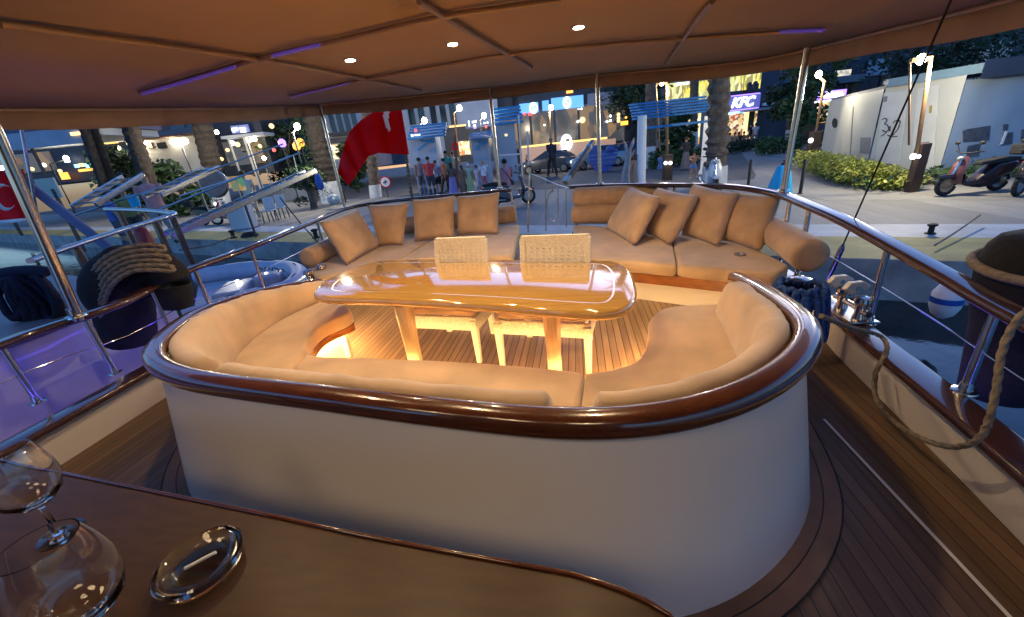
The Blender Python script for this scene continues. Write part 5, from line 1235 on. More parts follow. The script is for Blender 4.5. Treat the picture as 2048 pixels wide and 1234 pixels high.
g = G(); g.bar(b, e_, .75, .10); g.build('board', 'bluepale', sl, bevel=.01); g = G(); g.bar(b - UP * .12, e_ - UP * .12, .1, .14); g.build('beam', 'bluewood', sl); g = G(); g.bar(V((e_.x, e_.y, ZQ)), e_, .08); g.build('prop', 'render_white', sl)
fr_ = thing('white_frame', 'tall white pipe frame right of the crowd, behind the pink shirt', 'frame', V((*ground(1025, 375).xy, ZQ))); D = dep(ground(1025, 372))
for (x0, y0, x1, y1) in ((997, 378, 989, 262), (1045, 352, 1037, 230), (992, 311, 1041, 308), (1057, 330, 1055, 262)): g = G(); g.bar(pd(x0, y0, D), pd(x1, y1, D), .08); g.build('pipe', 'render_white', fr_)
# heart-shaped blue bench
b = ground(1204, 343); D = dep(b); hb = thing('heart_bench', 'blue slatted heart-shaped bench standing on the quay road', 'bench', b)
def hx(x, y, d=0): return pd(x, y, D + d)
for k in range(5):
    y0, y1 = 301 + k * 8, 307.5 + k * 8; yl = (y0 + y1) / 2; hw = 29 * math.sqrt(max(.05, 1 - ((yl - 304) / 41) ** 2)); g = G(); c, w_, h_ = fdim(1206 - hw, y0, 1206 + hw, y1, D); g.box(c, (w_, .12, h_), rot=RF); g.build('slat', 'bluepaint', hb, bevel=.01)
for sx in (-1, 1): g = G(); c = hx(1206 + sx * 15, 300); g.lathe(c - FH * .06, [(.27, 0), (.27, .12)], 22, axis=FH); g.build('lobe', 'bluepaint', hb)
g = G(); c = hx(1206, 342, .2); g.box(V((c.x, c.y, ZQ + .05)), (.5, .7, .1), rot=RF); g.build('foot', 'bluepaint', hb)
# bright blue cone cover
b = ground(1558, 394); D = dep(b); ct_ = ztop(b, 330); t = thing('cone_cover', 'bright turquoise cloth cone covering something on the quay beside the right pole', 'cover', b)
M['turq'] = mat('turquoise cloth', (.02, .46, .78), .7, var=.12, vscale=4); hcone = ct_ - ZQ; w0 = abs((pd(1592, 390, D) - pd(1545, 390, D)).dot(UH)) / 2; w1 = abs((pd(1574, 332, D) - pd(1553, 332, D)).dot(UH)) / 2
g = G(); g.loft([[b + UP * z + UH * (r * (1 + .10 * math.cos(5 * a) * (1 - z / hcone)) * math.cos(a)) + FH * (r * (1 + .1 * math.cos(5 * a) * (1 - z / hcone)) * math.sin(a)) for a in [2 * PI * i / 30 for i in range(30)]] for z, r in ((.02, w0), (hcone * .5, (w0 + w1) * .52), (hcone * .97, w1), (hcone, w1 * .6))]); g.build('cloth', 'turq', t, 60)
g = G(); g.lathe(b + UP * hcone, [(w1 * .5, 0), (w1 * .5, .03), (.02, .06), (.02, .12)], 14); g.build('cap', 'rubber', t)
# white plaster statue-like stump & water feature
b = ground(1252, 372); t = thing('bleached_stump', 'pale bleached branching stump left of the white pergola column', 'stump', b); D = dep(b)
g = G(); g.tube([pd(x, y, D) for x, y in ((1250, 374), (1252, 345), (1256, 318), (1260, 296))], [.17, .14, .1, .05], 10)
for pts in (((1256, 318), (1250, 290), (1247, 280)), ((1258, 305), (1266, 285), (1268, 275)), ((1254, 330), (1262, 312), (1270, 300))): g.tube([pd(x, y, D) for x, y in pts], [.07, .05, .02], 7)
g.v = [tuple(V(v) + MN.noise_vector(V(v) * 7) * .03) for v in g.v]; g.build('branches', mat('bleached wood', (.34, .34, .36), .9, var=.3, vscale=8), t)
# =================================================================== PEOPLE
def skin_mesh(name, joints, edges, m, parent, root=0, sub=1):
    bm = bmesh.new(); lay = bm.verts.layers.skin.verify(); vs = []
    for i, (p, r) in enumerate(joints):
        v = bm.verts.new(p); v[lay].radius = (r, r) if not isinstance(r, tuple) else r; v[lay].use_root = (i == root); vs.append(v)
    for a, b in edges: bm.edges.new((vs[a], vs[b]))
    me = bpy.data.meshes.new(name); bm.to_mesh(me); bm.free(); me.materials.append(m)
    o = bpy.data.objects.new(name, me); COL.objects.link(o); o.parent = parent
    md = o.modifiers.new('skin', 'SKIN'); md.use_smooth_shade = True; md.branch_smoothing = .3
    md = o.modifiers.new('sub', 'SUBSURF'); md.levels = sub; md.render_levels = sub
    return o
CM = {}
def cm(c, var=.12):
    k = tuple(c)
    if k not in CM: CM[k] = mat('cloth', c, .85, var=var, vscale=12, bump=.1, bscale=30)
    return CM[k]
SKIN = mat('skin', (.42, .23, .15), .6, var=.08, vscale=10)
HAIRD, HAIRB, HAIRL = (.015, .01, .008), (.08, .04, .02), (.40, .26, .11)
M['floral'] = mat('floral cloth', (.62, .68, .78), .85, var=.9, vscale=7, col2=(.05, .10, .30))
def limbs(pose):
    """joint positions for a 1.70 m figure facing +Y; pose gives offsets"""
    J = dict(pel=V((0, 0, .93)), chest=V((0, .0, 1.25)), neck=V((0, .0, 1.45)), jaw=V((0, .02, 1.53)), head=V((0, .015, 1.61)), top=V((0, .0, 1.67)))
    for s, n in ((-1, 'l'), (1, 'r')):
        J['sh' + n] = V((s * .18, 0, 1.39)); J['el' + n] = V((s * .24, -.02, 1.12)); J['wr' + n] = V((s * .25, .06, .88))
        J['hip' + n] = V((s * .09, 0, .90)); J['kn' + n] = V((s * .10, .02, .49)); J['an' + n] = V((s * .10, -.02, .08)); J['toe' + n] = V((s * .12, .13, .035))
    for k, v in pose.items(): J[k] = V(v)
    return J
POSES = dict(stand={}, walk=dict(knl=(-.09, .20, .50), anl=(-.09, .30, .08), toel=(-.09, .46, .06), knr=(.09, -.06, .49), anr=(.09, -.30, .12), toer=(.10, -.17, .04), ell=(-.24, -.14, 1.13), wrl=(-.22, -.10, .90), elr=(.24, .08, 1.13), wrr=(.22, .24, .95)),
    phone=dict(elr=(.26, .06, 1.12), wrr=(.10, .27, 1.22), ell=(-.25, .04, 1.12), wrl=(-.05, .25, 1.18)), raise_=dict(elr=(.30, .22, 1.40), wrr=(.26, .42, 1.58)), cross=dict(elr=(.26, .06, 1.13), wrr=(-.06, .20, 1.17), ell=(-.26, .06, 1.13), wrl=(.06, .22, 1.14)),
    sit=dict(knl=(-.14, .42, .88), anl=(-.14, .46, .48), toel=(-.14, .60, .44), knr=(.14, .42, .88), anr=(.14, .46, .48), toer=(.14, .60, .44), ell=(-.26, .14, 1.15), wrl=(-.2, .38, 1.12), elr=(.26, .14, 1.15), wrr=(.2, .38, 1.12)),
    legs_apart=dict(hipl=(-.10, 0, .9), knl=(-.16, .06, .50), anl=(-.21, .0, .08), toel=(-.25, .13, .035), knr=(.16, .06, .50), anr=(.21, 0, .08), toer=(.25, .13, .035), ell=(-.34, .1, 1.22), wrl=(-.3, .3, 1.2), elr=(.34, .1, 1.22), wrr=(.3, .3, 1.2)),
    swing=dict(knl=(-.1, .40, .80), anl=(-.1, .52, .42), toel=(-.1, .68, .42), knr=(.1, .26, .62), anr=(.12, .30, .16), toer=(.12, .44, .10), ell=(-.3, .1, 1.25), wrl=(-.2, .3, 1.3)))
def person(px, py, hpx, yaw, lab, top, bot, hair=HAIRD, pose='stand', dress=None, shorts=False, sleeve=1, longhair=False, hat=None, scale=None, z=None, D=None, grp='people walking and standing on the quay', bag=None, skin=SKIN):
    b = ground(px, py) if D is None else pd(px, py, D)
    if D is not None: b.z = ZQ if z is None else z
    h = (ztop(b, hpx) - b.z) if scale is None else scale * 1.7
    t = thing('person', lab, 'person', b, grp, rz=ANG + yaw); k = h / 1.7; t.scale = (k, k, k); J = limbs(POSES[pose])
    names = ['pel', 'chest', 'neck', 'jaw', 'head', 'top']; R = dict(pel=.115, chest=(.15, .11), neck=.055, jaw=.075, head=(.082, .095), top=.055)
    jt = []; idx = {}
    def add(n, p, r): idx[n] = len(jt); jt.append((p, r)); return idx[n]
    for n in names: add(n, J[n], R[n])
    ed = [(0, 1), (1, 2), (2, 3), (3, 4), (4, 5)]
    for s in 'lr':
        for a, r, par in (('sh', .06, 'chest'), ('el', .043, 'sh' + s), ('wr', .028, 'el' + s)): add(a + s, J[a + s], r); ed.append((idx[par], idx[a + s]))
        d = (J['wr' + s] - J['el' + s]).normalized(); pl_ = add('palm' + s, J['wr' + s] + d * .07, (.038, .018)); ed.append((idx['wr' + s], pl_)); sd = V((0, 1, 0)).cross(d) if abs(d.y) < .8 else V((1, 0, 0)); sd = d.cross(sd).normalized()
        for f in range(4):
            q = J['wr' + s] + d * (.10 + .0) + sd * (.028 - .019 * f); e = q + d * (.065, .078, .072, .055)[f] + V((0, .012, -.004)); i0 = add('f%s%d' % (s, f), q, .010); i1 = add('g%s%d' % (s, f), e, .008); ed += [(pl_, i0), (i0, i1)]
        i0 = add('t' + s, J['wr' + s] + d * .05 + sd * .05, .010); i1 = add('u' + s, J['wr' + s] + d * .09 + sd * .062, .009); ed += [(idx['wr' + s], i0), (i0, i1)]
        for a, r, par in (('hip', .095, 'pel'), ('kn', .06, 'hip' + s), ('an', .04, 'kn' + s), ('toe', (.045, .03), 'an' + s)): add(a + s, J[a + s], r); ed.append((idx[par], idx[a + s]))
    skin_mesh('body', jt, ed, skin, t)
    # nose and ears ride in the head mesh as hair stays apart; clothes over the body
    pel, ch, nk = J['pel'], J['chest'], J['neck']
    def ring(c, rx, ry, n=14): return [c + V((rx * math.cos(a), ry * math.sin(a), 0)) for a in [2 * PI * i / n for i in range(n)]]
    mt = M[top] if isinstance(top, str) else cm(top); mb = cm(bot)
    g = G(); hem = pel - UP * .04
    g.loft([ring(hem, .175, .14), ring(pel + UP * .10, .16, .125), ring(ch - UP * .02, .19, .135), ring(ch + UP * .10, .205, .13), ring(nk - UP * .045, .15, .095), ring(nk - UP * .005, .075, .07)], True, False)
    for s in 'lr':
        a, b_, c_ = J['sh' + s], J['el' + s], J['wr' + s]; e = a.lerp(b_, .62) if sleeve == 1 else (b_.lerp(c_, .9) if sleeve == 2 else None)
        if e is not None: g.tube([a + V((0, 0, .01)), a.lerp(b_, .5) if sleeve == 1 else b_, e], [.085, .074, .066] if sleeve == 1 else [.082, .062, .048], 10)
    g.build('dress' if dress else 'shirt', mt, t, 70, local=True)
    if dress:
        zl = {'long': .06, 'mid': .42, 'short': .68}[dress]; g = G(); w_ = {'long': .30, 'mid': .25, 'short': .26}[dress]
        rr_ = []
        for i in range(7):
            u = i / 6; z_ = .95 + (zl - .95) * u; n = 22; rr_.append([V(((.165 + (w_ - .165) * u) * (1 + .07 * u * math.cos(6 * a)) * math.cos(a), (.135 + (w_ * .85 - .135) * u) * (1 + .07 * u * math.cos(6 * a)) * math.sin(a), z_)) for a in [2 * PI * j / n for j in range(n)]])
        g.loft(rr_, True, False); g.build('skirt', mb, t, 70, local=True)
    else:
        g = G(); g.loft([ring(pel + UP * .06, .158, .125), ring(pel - UP * .06, .17, .138)], True, True)
        for s in 'lr':
            a, b_, c_ = J['hip' + s], J['kn' + s], J['an' + s]
            P = [a + UP * .03, a.lerp(b_, .5), a.lerp(b_, .93)] if shorts else [a + UP * .03, a.lerp(b_, .5), b_, b_.lerp(c_, .5), b_.lerp(c_, .97)]
            g.tube(P, [.112, .1, .088] if shorts else [.11, .095, .078, .068, .062], 12)
        g.build('shorts' if shorts else 'trousers', mb, t, 70, local=True)
    g = G(); c = J['head'] + V((0, -.012, .028)); g.ball(c, (.092, .108, .088), 14, 9)
    if longhair: g.loft([[c + V((.085 * w_ * math.cos(a), -.05 + .05 * math.sin(a), z_)) for a in [2 * PI * j / 10 for j in range(10)]] for z_, w_ in ((.03, 1), (-.08, 1.05), (-.2, 1.0), (-.3, .55))])
    g.build('hair', cm(hair, .3), t, 70, local=True)
    if hat: g = G(); g.lathe(J['head'] + V((0, -.01, .045)), [(.13, 0), (.105, .012), (.1, .05), (.05, .085)], 16); g.build('hat', cm(hat), t, 70, local=True)
    if bag: g = G(); g.tube([J['shl'] + V((.05, .12, .03)), ch + V((.02, .15, -.02)), pel + V((.19, .08, .05)), pel + V((.19, -.08, .05)), ch + V((0, -.15, 0)), J['shl'] + V((.05, -.10, .04))], .014, 6, True); g.box(pel + V((.215, 0, .02)), (.06, .2, .15)); g.build('shoulder_bag', cm(bag), t, 70, local=True)
    shoes = cm((.5, .5, .5) if rnd.random() < .5 else (.05, .05, .05)); 
    for s in 'lr': g = G(); d = (J['toe' + s] - J['an' + s]); d.z = 0; d.normalize(); c = J['an' + s].lerp(J['toe' + s], .5); g.ball(V((c.x, c.y, c.z - .005)), (.05, .13, .045), 10, 6, rot=Matrix.Rotation(math.atan2(-d.x, d.y), 3, 'Z')); g.build('shoe', shoes, t, 70, local=True)
    return t
F = PI
person(880, 388, 321, 0, 'person in white and blue floral shirt and black shorts seen from behind', 'floral', (.02, .02, .025), HAIRB, 'stand', shorts=True)
person(909, 388, 326, .5, 'person in a long violet dress with dark hair among the crowd', (.10, .08, .07), (.22, .20, .50), HAIRD, 'phone', 'long', longhair=True)
person(943, 384, 327, -.6, 'person with white head scarf and pale yellow-green dress', (.55, .52, .36), (.55, .56, .25), (.75, .75, .78), 'stand', 'long')
person(929, 385, 331, .9, 'person in a long brown dress beside the pale green dress', (.28, .16, .10), (.25, .15, .10), HAIRB, 'stand', 'long', longhair=True)
person(972, 383, 322, .1, 'person in white top and rose trousers with fair hair, bag strap across the back', (.68, .68, .74), (.42, .16, .20), HAIRL, 'raise_', bag=(.3, .32, .45))
person(958, 384, 331, -1.2, 'person in pale lilac shirt partly hidden by the fair-haired one', (.5, .48, .58), (.45, .45, .6), HAIRB, 'walk')
person(864, 372, 314, F, 'person in bright red shirt behind the crowd, facing the boat', (.6, .05, .05), (.05, .05, .07), HAIRD, 'stand', D=21)
person(894, 372, 317, 1.2, 'person in orange-brown shirt walking behind the crowd', (.55, .16, .06), (.12, .07, .05), HAIRD, 'walk', D=21.5)
person(899, 360, 302, F, 'person in teal top further back by the shop entrance', (.05, .28, .28), (.05, .05, .05), HAIRD, D=24)
person(912, 360, 303, 0, 'person in pale top holding a cup further back by the shop entrance', (.5, .55, .5), (.1, .1, .1), HAIRB, 'phone', D=24.5)
person(846, 372, 316, .2, 'person in grey-brown clothes under the crossed blue braces', (.25, .16, .17), (.14, .10, .12), HAIRD, D=22.5)
person(1056, 348, 309, -1.6, 'person with long fair hair and black top beside the white frame', (.02, .02, .03), (.03, .03, .04), HAIRL, 'walk', longhair=True, sleeve=0)
person(1105, 338, 276, .3, 'person in dark clothes with tied fair hair walking past the hotel', (.04, .035, .045), (.03, .028, .03), HAIRL, 'walk', sleeve=2, D=25.5)
person(1136, 340, 303, .1, 'person in brown patterned dress in front of the dark car', (.30, .16, .09), (.26, .12, .08), HAIRB, 'stand', 'mid')
person(1370, 340, 274, .2, 'person in black top and grey skirt standing beside the double lamp post', (.03, .03, .035), (.14, .13, .15), HAIRB, 'cross', 'long')
person(1385, 357, 303, F + .1, 'child in brown top and blue skirt standing with legs apart', (.33, .17, .12), (.10, .17, .42), HAIRD, 'legs_apart', 'short')
person(1320, 357, 308, -1.0, 'child in blue dress on a swing left of the double lamp post', (.10, .18, .48), (.10, .18, .48), HAIRD, 'swing', 'short')
person(1270, 374, 309, .1, 'person with long brown hair and tan dress beside the bleached stump', (.33, .22, .16), (.30, .20, .15), HAIRB, 'stand', 'long', longhair=True)
person(1263, 352, 262, .1, 'person in pale blue and white behind the bleached stump', (.30, .42, .70), (.6, .62, .7), HAIRD, 'walk', D=17.5) if False else None
person(1498, 292, 247, .1, 'person in black shirt walking towards the restaurant', (.02, .02, .025), (.10, .09, .07), HAIRD, 'walk')
person(1507, 293, 246, -.1, 'person in white shirt and grey trousers walking beside the black shirt', (.66, .68, .74), (.20, .22, .28), HAIRD, 'walk')
for px, hy, tp_, lab in ((1458, 262, (.6, .55, .55), 'diner in pale shirt sitting at the restaurant front'), (1468, 251, (.5, .28, .12), 'diner in orange-brown shirt sitting by the bright window'), (1476, 254, (.03, .03, .04), 'diner in black shirt sitting by the bright window'), (1486, 252, (.45, .16, .08), 'diner in rust shirt nearest the green door panel'), (1452, 266, (.5, .03, .05), 'diner in red shirt at the left end of the tables')):
    person(px, 285, hy, F + rnd.uniform(-.8, .8), lab, tp_, (.05, .05, .07), HAIRD, 'sit', D=32.5, scale=1.0, z=ZQ - .42, grp='diners in front of the restaurant')
person(1651, 318, 240, .2, 'person in white shirt standing at the small neon kiosk', (.6, .62, .68), (.06, .07, .12), HAIRD, D=24)
person(1640, 318, 243, .2, 'person in dark navy clothes at the small neon kiosk', (.03, .04, .09), (.03, .03, .06), HAIRD, D=24.4)
person(306, 400, 344, .6, 'person with pale red and white top near the left gangways', (.55, .25, .25), (.3, .3, .33), HAIRB, 'phone', D=13.5)
person(222, 420, 385, -.5, 'person in blue shirt bending near the leftmost gangway', (.07, .12, .40), (.1, .1, .14), HAIRD, D=13)
person(258, 415, 375, .3, 'person in yellow-green shirt near the leftmost gangway', (.35, .33, .10), (.1, .1, .1), HAIRD, D=13.6)
person(497, 385, 342, F, 'person in cream clothes standing by the cafe tables on the left', (.6, .55, .42), (.5, .45, .35), HAIRB, D=18)
# =================================================================== VEHICLES
def scooter(b, yaw, lab, body, seatc=(.02, .02, .02), box=False, shield=None, grp='scooters parked along the quay', s=1.0):
    t = thing('scooter', lab, 'scooter', b, grp, rz=ANG + yaw); t.scale = (s, s, s); mb = mat('scooter paint', body, .3, coat=.6)
    def wheel(x):
        g = G(); g.tube([(x + .215 * math.cos(a), 0, .27 + .215 * math.sin(a)) for a in [2 * PI * i / 26 for i in range(26)]], .052, 10, True); w_ = g.build('wheel', 'rubber', t, 60, local=True)
        g = G(); g.lathe((x, -.03, .27), [(.17, 0), (.17, .06)], 20, axis=(0, 1, 0), cap=True); 
        for k in range(5): g.bar((x, -.033, .27), (x + .165 * math.cos(k * 1.256), -.033, .27 + .165 * math.sin(k * 1.256)), .02, .02)
        r = g.build('rim', 'chrome', w_, 40, local=True)
    wheel(.66); wheel(-.62)
    g = G(); g.loft([[V((x, y * w_, z)) for y, z in ((-1, z0), (-1, z1 * .9 + z0 * .1), (-.6, z1), (.6, z1), (1, z1 * .9 + z0 * .1), (1, z0))] for x, w_, z0, z1 in ((-.95, .07, .62, .70), (-.75, .13, .46, .76), (-.35, .16, .34, .72), (-.1, .15, .26, .5), (.05, .14, .24, .36), (.32, .15, .24, .34), (.40, .17, .3, .55))]); g.build('body', mb, t, 50, bevel=.02, local=True)
    g = G(); g.loft([[V((x + dx, y * w_, z)) for y, dx in ((-1, 0), (-.5, .05), (.5, .05), (1, 0), (.5, -.03), (-.5, -.03))] for x, w_, z in ((.46, .17, .30), (.50, .20, .52), (.44, .17, .78), (.38, .10, .96))]); g.build('front_shield', mat('cowl paint', shield, .35, coat=.5) if shield else mb, t, 50, local=True)
    g = G(); g.loft([[V((x, y * w_, z)) for y, z in ((-1, z0), (-.8, z1), (.8, z1), (1, z0))] for x, w_, z0, z1 in ((-.92, .10, .74, .82), (-.6, .15, .74, .86), (-.25, .16, .72, .82), (.02, .10, .70, .78))]); g.build('seat', cm(seatc), t, 50, bevel=.02, local=True)
    g = G(); g.loft([[V((x, y * w_, z)) for y, z in ((-1, z0), (-1, z1), (1, z1), (1, z0))] for x, w_, z0, z1 in ((-.62, .06, .24, .40), (-.4, .11, .17, .46), (-.1, .12, .15, .44), (.12, .07, .2, .36))]); g.build('engine', 'rubber', t, 40, bevel=.02, local=True)
    g = G(); g.box((-.98, 0, .60), (.02, .2, .13)); g.build('number_plate', 'render_white', t, 0, local=True); g = G(); g.box((-.97, 0, .70), (.04, .16, .06)); g.build('tail_light', 'red', t, 0, local=True, bevel=.01)
    g = G(); g.tube([(.66, 0, .3), (.50, 0, .72), (.40, 0, 1.02)], .028, 8); g.build('fork', 'chrome', t, 50, local=True)
    g = G(); g.tube([(.30, -.33, 1.06), (.40, -.14, 1.03), (.42, 0, 1.02), (.40, .14, 1.03), (.30, .33, 1.06)], .017, 8); g.build('handlebar', 'rubber', t, 50, local=True)
    for sy in (-1, 1):
        g = G(); g.tube([(.36, sy * .2, 1.04), (.38, sy * .27, 1.22)], .008, 6); g.ball((.38, sy * .29, 1.26), (.02, .07, .045), 10, 6); g.build('mirror', 'rubber', t, 50, local=True)
    g = G(); g.ball((.49, 0, .90), (.05, .08, .06), 12, 8); g.build('headlight', 'lampwhite' if box == 'lit' else 'glassy', t, 50, local=True)
    g = G(); g.loft([[V((x, y * .09, z)) for y, z in ((-1, .47), (-.6, .54), (.6, .54), (1, .47))] for x in (.45, .66, .88)]); g.build('mudguard', mb, t, 50, local=True)
    g = G(); g.tube([(-.2, -.14, .24), (-.55, -.16, .27), (-.9, -.16, .36)], [.02, .04, .05], 10); g.build('exhaust', 'chrome', t, 50, local=True)
    if box is True: g = G(); g.loft([[V((-.98 + x, y, z)) for x, y in ((-.17, -.16), (.17, -.16), (.17, .16), (-.17, .16))] for z in (.86, 1.12)]); g.build('top_box', cm((.02, .02, .025)), t, 50, bevel=.04, local=True)
    return t
M['glassy'] = mat('lens', (.4, .4, .4), .1, spec=.8)
b = ground(1938, 387); scooter(b, PI - .05, 'dark motorbike with pink front cowl and black top box parked before the wall', (.03, .012, .018), box=True, s=.80, shield=(.16, .05, .05))
b = ground(2062, 386); scooter(b, PI + .3, 'second dark scooter cut off by the right edge of the picture', (.02, .016, .02), s=.78)
b = ground(1022, 412); scooter(b, .25, 'scooter ridden by the person in the pink shirt', (.08, .09, .12)); pr = b.copy()
person(1016, 400, 335, .25, 'person in pink shirt sitting on the scooter, strap across the back', (.52, .22, .25), (.25, .33, .50), HAIRD, 'sit', D=dep(b), scale=1.0, z=ZQ - .18, bag=(.1, .05, .06))
b = ground(1420, 385); scooter(b, -PI / 2 - .3, 'black and white scooter seen end on at the foot of the big palm', (.6, .62, .62))
b = ground(470, 446); scooter(b, PI + .15, 'dark red delivery scooter half hidden by the white pedestal', (.20, .02, .03), box='lit')
b = ground(440, 447); scooter(b, .1, 'dark scooter standing left of the white pedestal', (.02, .02, .025), box=True)
b = ground(372, 420); scooter(b, .3, 'silver and black scooter behind the round brown emblem', (.3, .3, .33))
def car(b, yaw, lab, paint, tail=False, s=1.0):
    t = thing('parked_car', lab, 'car', b, 'cars parked by the hotel', rz=ANG + yaw); t.scale = (s, s, s); mp = mat('car paint', paint, .25, coat=1, metal=.2)
    pr = [(-2.1, .45, .62), (-2.15, .55, .85), (-1.95, .80, .95), (-.9, .84, .98), (.9, .84, .95), (1.7, .82, .86), (2.1, .70, .70), (2.12, .6, .5)]
    g = G(); g.loft([[V((x, y * w_, z)) for y, z in ((-1, .28), (-1, z1 * .8), (-.93, z1), (.93, z1), (1, z1 * .8), (1, .28))] for x, w_, z1 in pr]); g.build('body', mp, t, 40, bevel=.03, local=True)
    g = G(); g.loft([[V((x, y * w_, z)) for y, z in ((-1, .93), (-.80, z1), (.80, z1), (1, .93))] for x, w_, z1 in ((-1.75, .72, .96), (-1.1, .76, 1.40), (.1, .76, 1.44), (1.05, .74, .96))]); g.build('window', 'winglass', t, 40, bevel=.02, local=True)
    g = G(); g.loft([[V((x, y * w_, z)) for y, z in ((-1, 0), (-.9, .03), (.9, .03), (1, 0))] for x, w_, z in [(-1.12, .62, 1.40), (-.5, .63, 1.435), (.1, .62, 1.445)] for z in [z]] if False else [[V((x, y * .62, z + dz)) for y, dz in ((-1, 0), (-.9, .03), (.9, .03), (1, 0))] for x, z in ((-1.15, 1.385), (-.5, 1.425), (.12, 1.44))]); g.build('roof', mp, t, 40, local=True)
    for x in (-1.3, 1.3):
        for sy in (-1, 1):
            g = G(); g.tube([(x + .25 * math.cos(a), sy * .78, .31 + .25 * math.sin(a)) for a in [2 * PI * i / 22 for i in range(22)]], .075, 8, True); w_ = g.build('wheel', 'rubber', t, 60, local=True); g = G(); g.lathe((x, sy * .80, .31), [(.2, -.04), (.2, .04)], 16, axis=(0, 1, 0)); g.build('rim', 'chrome', w_, 40, local=True)
    for sy in (-1, 1):
        g = G(); g.box((-2.13, sy * .42, .78), (.06, .34, .16)); g.build('tail_light', 'neon_red' if tail else 'red', t, 40, bevel=.02, local=True); g = G(); g.box((2.08, sy * .52, .62), (.08, .3, .13)); g.build('headlight', 'lampwhite' if not tail else 'glassy', t, 40, bevel=.02, local=True)
    return t
b = pd(1100, 330, 29.5); b.z = ZQ; car(b, PI - .5, 'dark car with lit red tail light in front of the hotel terrace', (.045, .045, .06), True)
b = pd(1190, 327, 29); b.z = ZQ; car(b, PI + .25, 'silver car parked behind the heart-shaped blue bench', (.35, .37, .4))
b = pd(1262, 330, 30); b.z = ZQ; car(b, .2, 'dark red car at the right end of the hotel terrace', (.25, .02, .03))
# =================================================================== LEFT SIDE: NEIGHBOUR BOATS AND QUAY FURNITURE
M['nhull'] = mat('neighbour hull', (.55, .55, .62), .35, coat=.3, var=.05)
M['ndeck'] = mat('neighbour deck', (.20, .23, .28), .5, var=.2, vscale=2)
nb = thing('neighbour_yacht', 'white neighbouring yacht hull glowing violet beyond the left rail', 'yacht', (-6.6, 2, zw - .3))
hp_ = smoothpath([V((-4.75, -4, 0)), V((-4.75, 1.2, 0)), V((-4.85, 3.0, 0)), V((-5.2, 4.0, 0)), V((-6.6, 4.35, 0)), V((-9.5, 4.2, 0)), V((-9.6, -4, 0))], 5)
g = G(); g.loft([[V((p.x + (.25 if z < -.5 else 0), p.y, z)) for p in hp_] for z in (zw - .3, -.2, .52)]); g.build('hull', 'nhull', nb, 40)
g = G(); g.loft([[V((p.x, p.y, z)) for p in hp_] for z in (.522, .545)]); g.build('deck', 'ndeck', nb, 0)
g = G(); g.box((-7.4, -.6, .95), (3.2, 5.2, .8)); g.build('cabin', 'nhull', nb, 0, bevel=.08); g = G(); g.box((-7.4, -.6, 1.39), (3.5, 5.6, .07)); g.build('cabin_roof', 'ndeck', nb, 0, bevel=.02)
g = G(); g.box((-5.79, -.6, 1.0), (.03, 3.6, .3)); g.build('window', 'winglass', nb, 0)
g = G(); g.tube([(p.x, p.y, .56) for p in hp_[:22]], .05, 8, flat=.7); g.build('toe_rail', 'railwood', nb, 50)
D0 = dep(at(345, 432, .9)); D0 = 6.4
UR = smoothpath([pd(x, y, d) for x, y, d in ((60, 522, 4.6), (130, 497, 5.0), (230, 464, 5.6), (322, 437, 6.3), (347, 428, 6.5), (330, 424, 6.7), (280, 420, 7.0), (213, 418, 7.3))], 5)
rl_ = thing('stern_rail', 'chrome-topped stern rail of the neighbouring yacht curving back in a hook', 'railing', V((UR[18].x, UR[18].y, .3)))
g = G(); sweep(g, UR, rrect(.10, .06, .024, 3)); g.build('handrail', 'chrome', rl_, 50)
for i in (6, 14, 23, 33): p = UR[min(i, len(UR) - 1)]; g = G(); g.bar((p.x, p.y, .3), (p.x, p.y, p.z - .03), .07); g.build('post', 'railwood', rl_, bevel=.012)
a, b = pd(60, 372, 6.5), pd(238, 512, 6.0); g = G(); g.tube([a, b], .065, 14); tag(g.build('boom', mat('boom cover', (.13, .13, .22), .7, var=.15)), 'thick grey-violet boom slanting down beside the left flag', 'boom')
# left flag
fdl = 6.2; st2 = thing('flagstaff', 'slim silver flagstaff carrying the flag at the left edge', 'flagstaff', pd(78, 470, fdl)); g = G(); g.tube([pd(82, 470, fdl), pd(52, 310, fdl), pd(36, 225, fdl)], .018, 10); g.build('pole', 'chrome', st2)
def flag2(u, v): return pd(46 + 22 * v - u * 110, 338 + 100 * v + u * 10, fdl + .07 * math.sin(u * 9 + v * 2))
fl2 = thing('flag', 'red flag with white crescent hanging at the left picture edge', 'flag', flag2(0, 1)); g = G(); g.grid(flag2, 18, 12); g.build('cloth', 'red', fl2, 80, solid=.004)
crescent(lambda u, v: flag2(u, v), (.42, .52), .27, 'crescent', fl2, -FH * .02, th0=.9 + PI, span=4.6, sh=-.25)
g = G(); g.grid(lambda u, v: flag2(u, .965 + v * .07) - FH * .015, 14, 2); g.build('hem', 'white', fl2, 80, solid=.006)
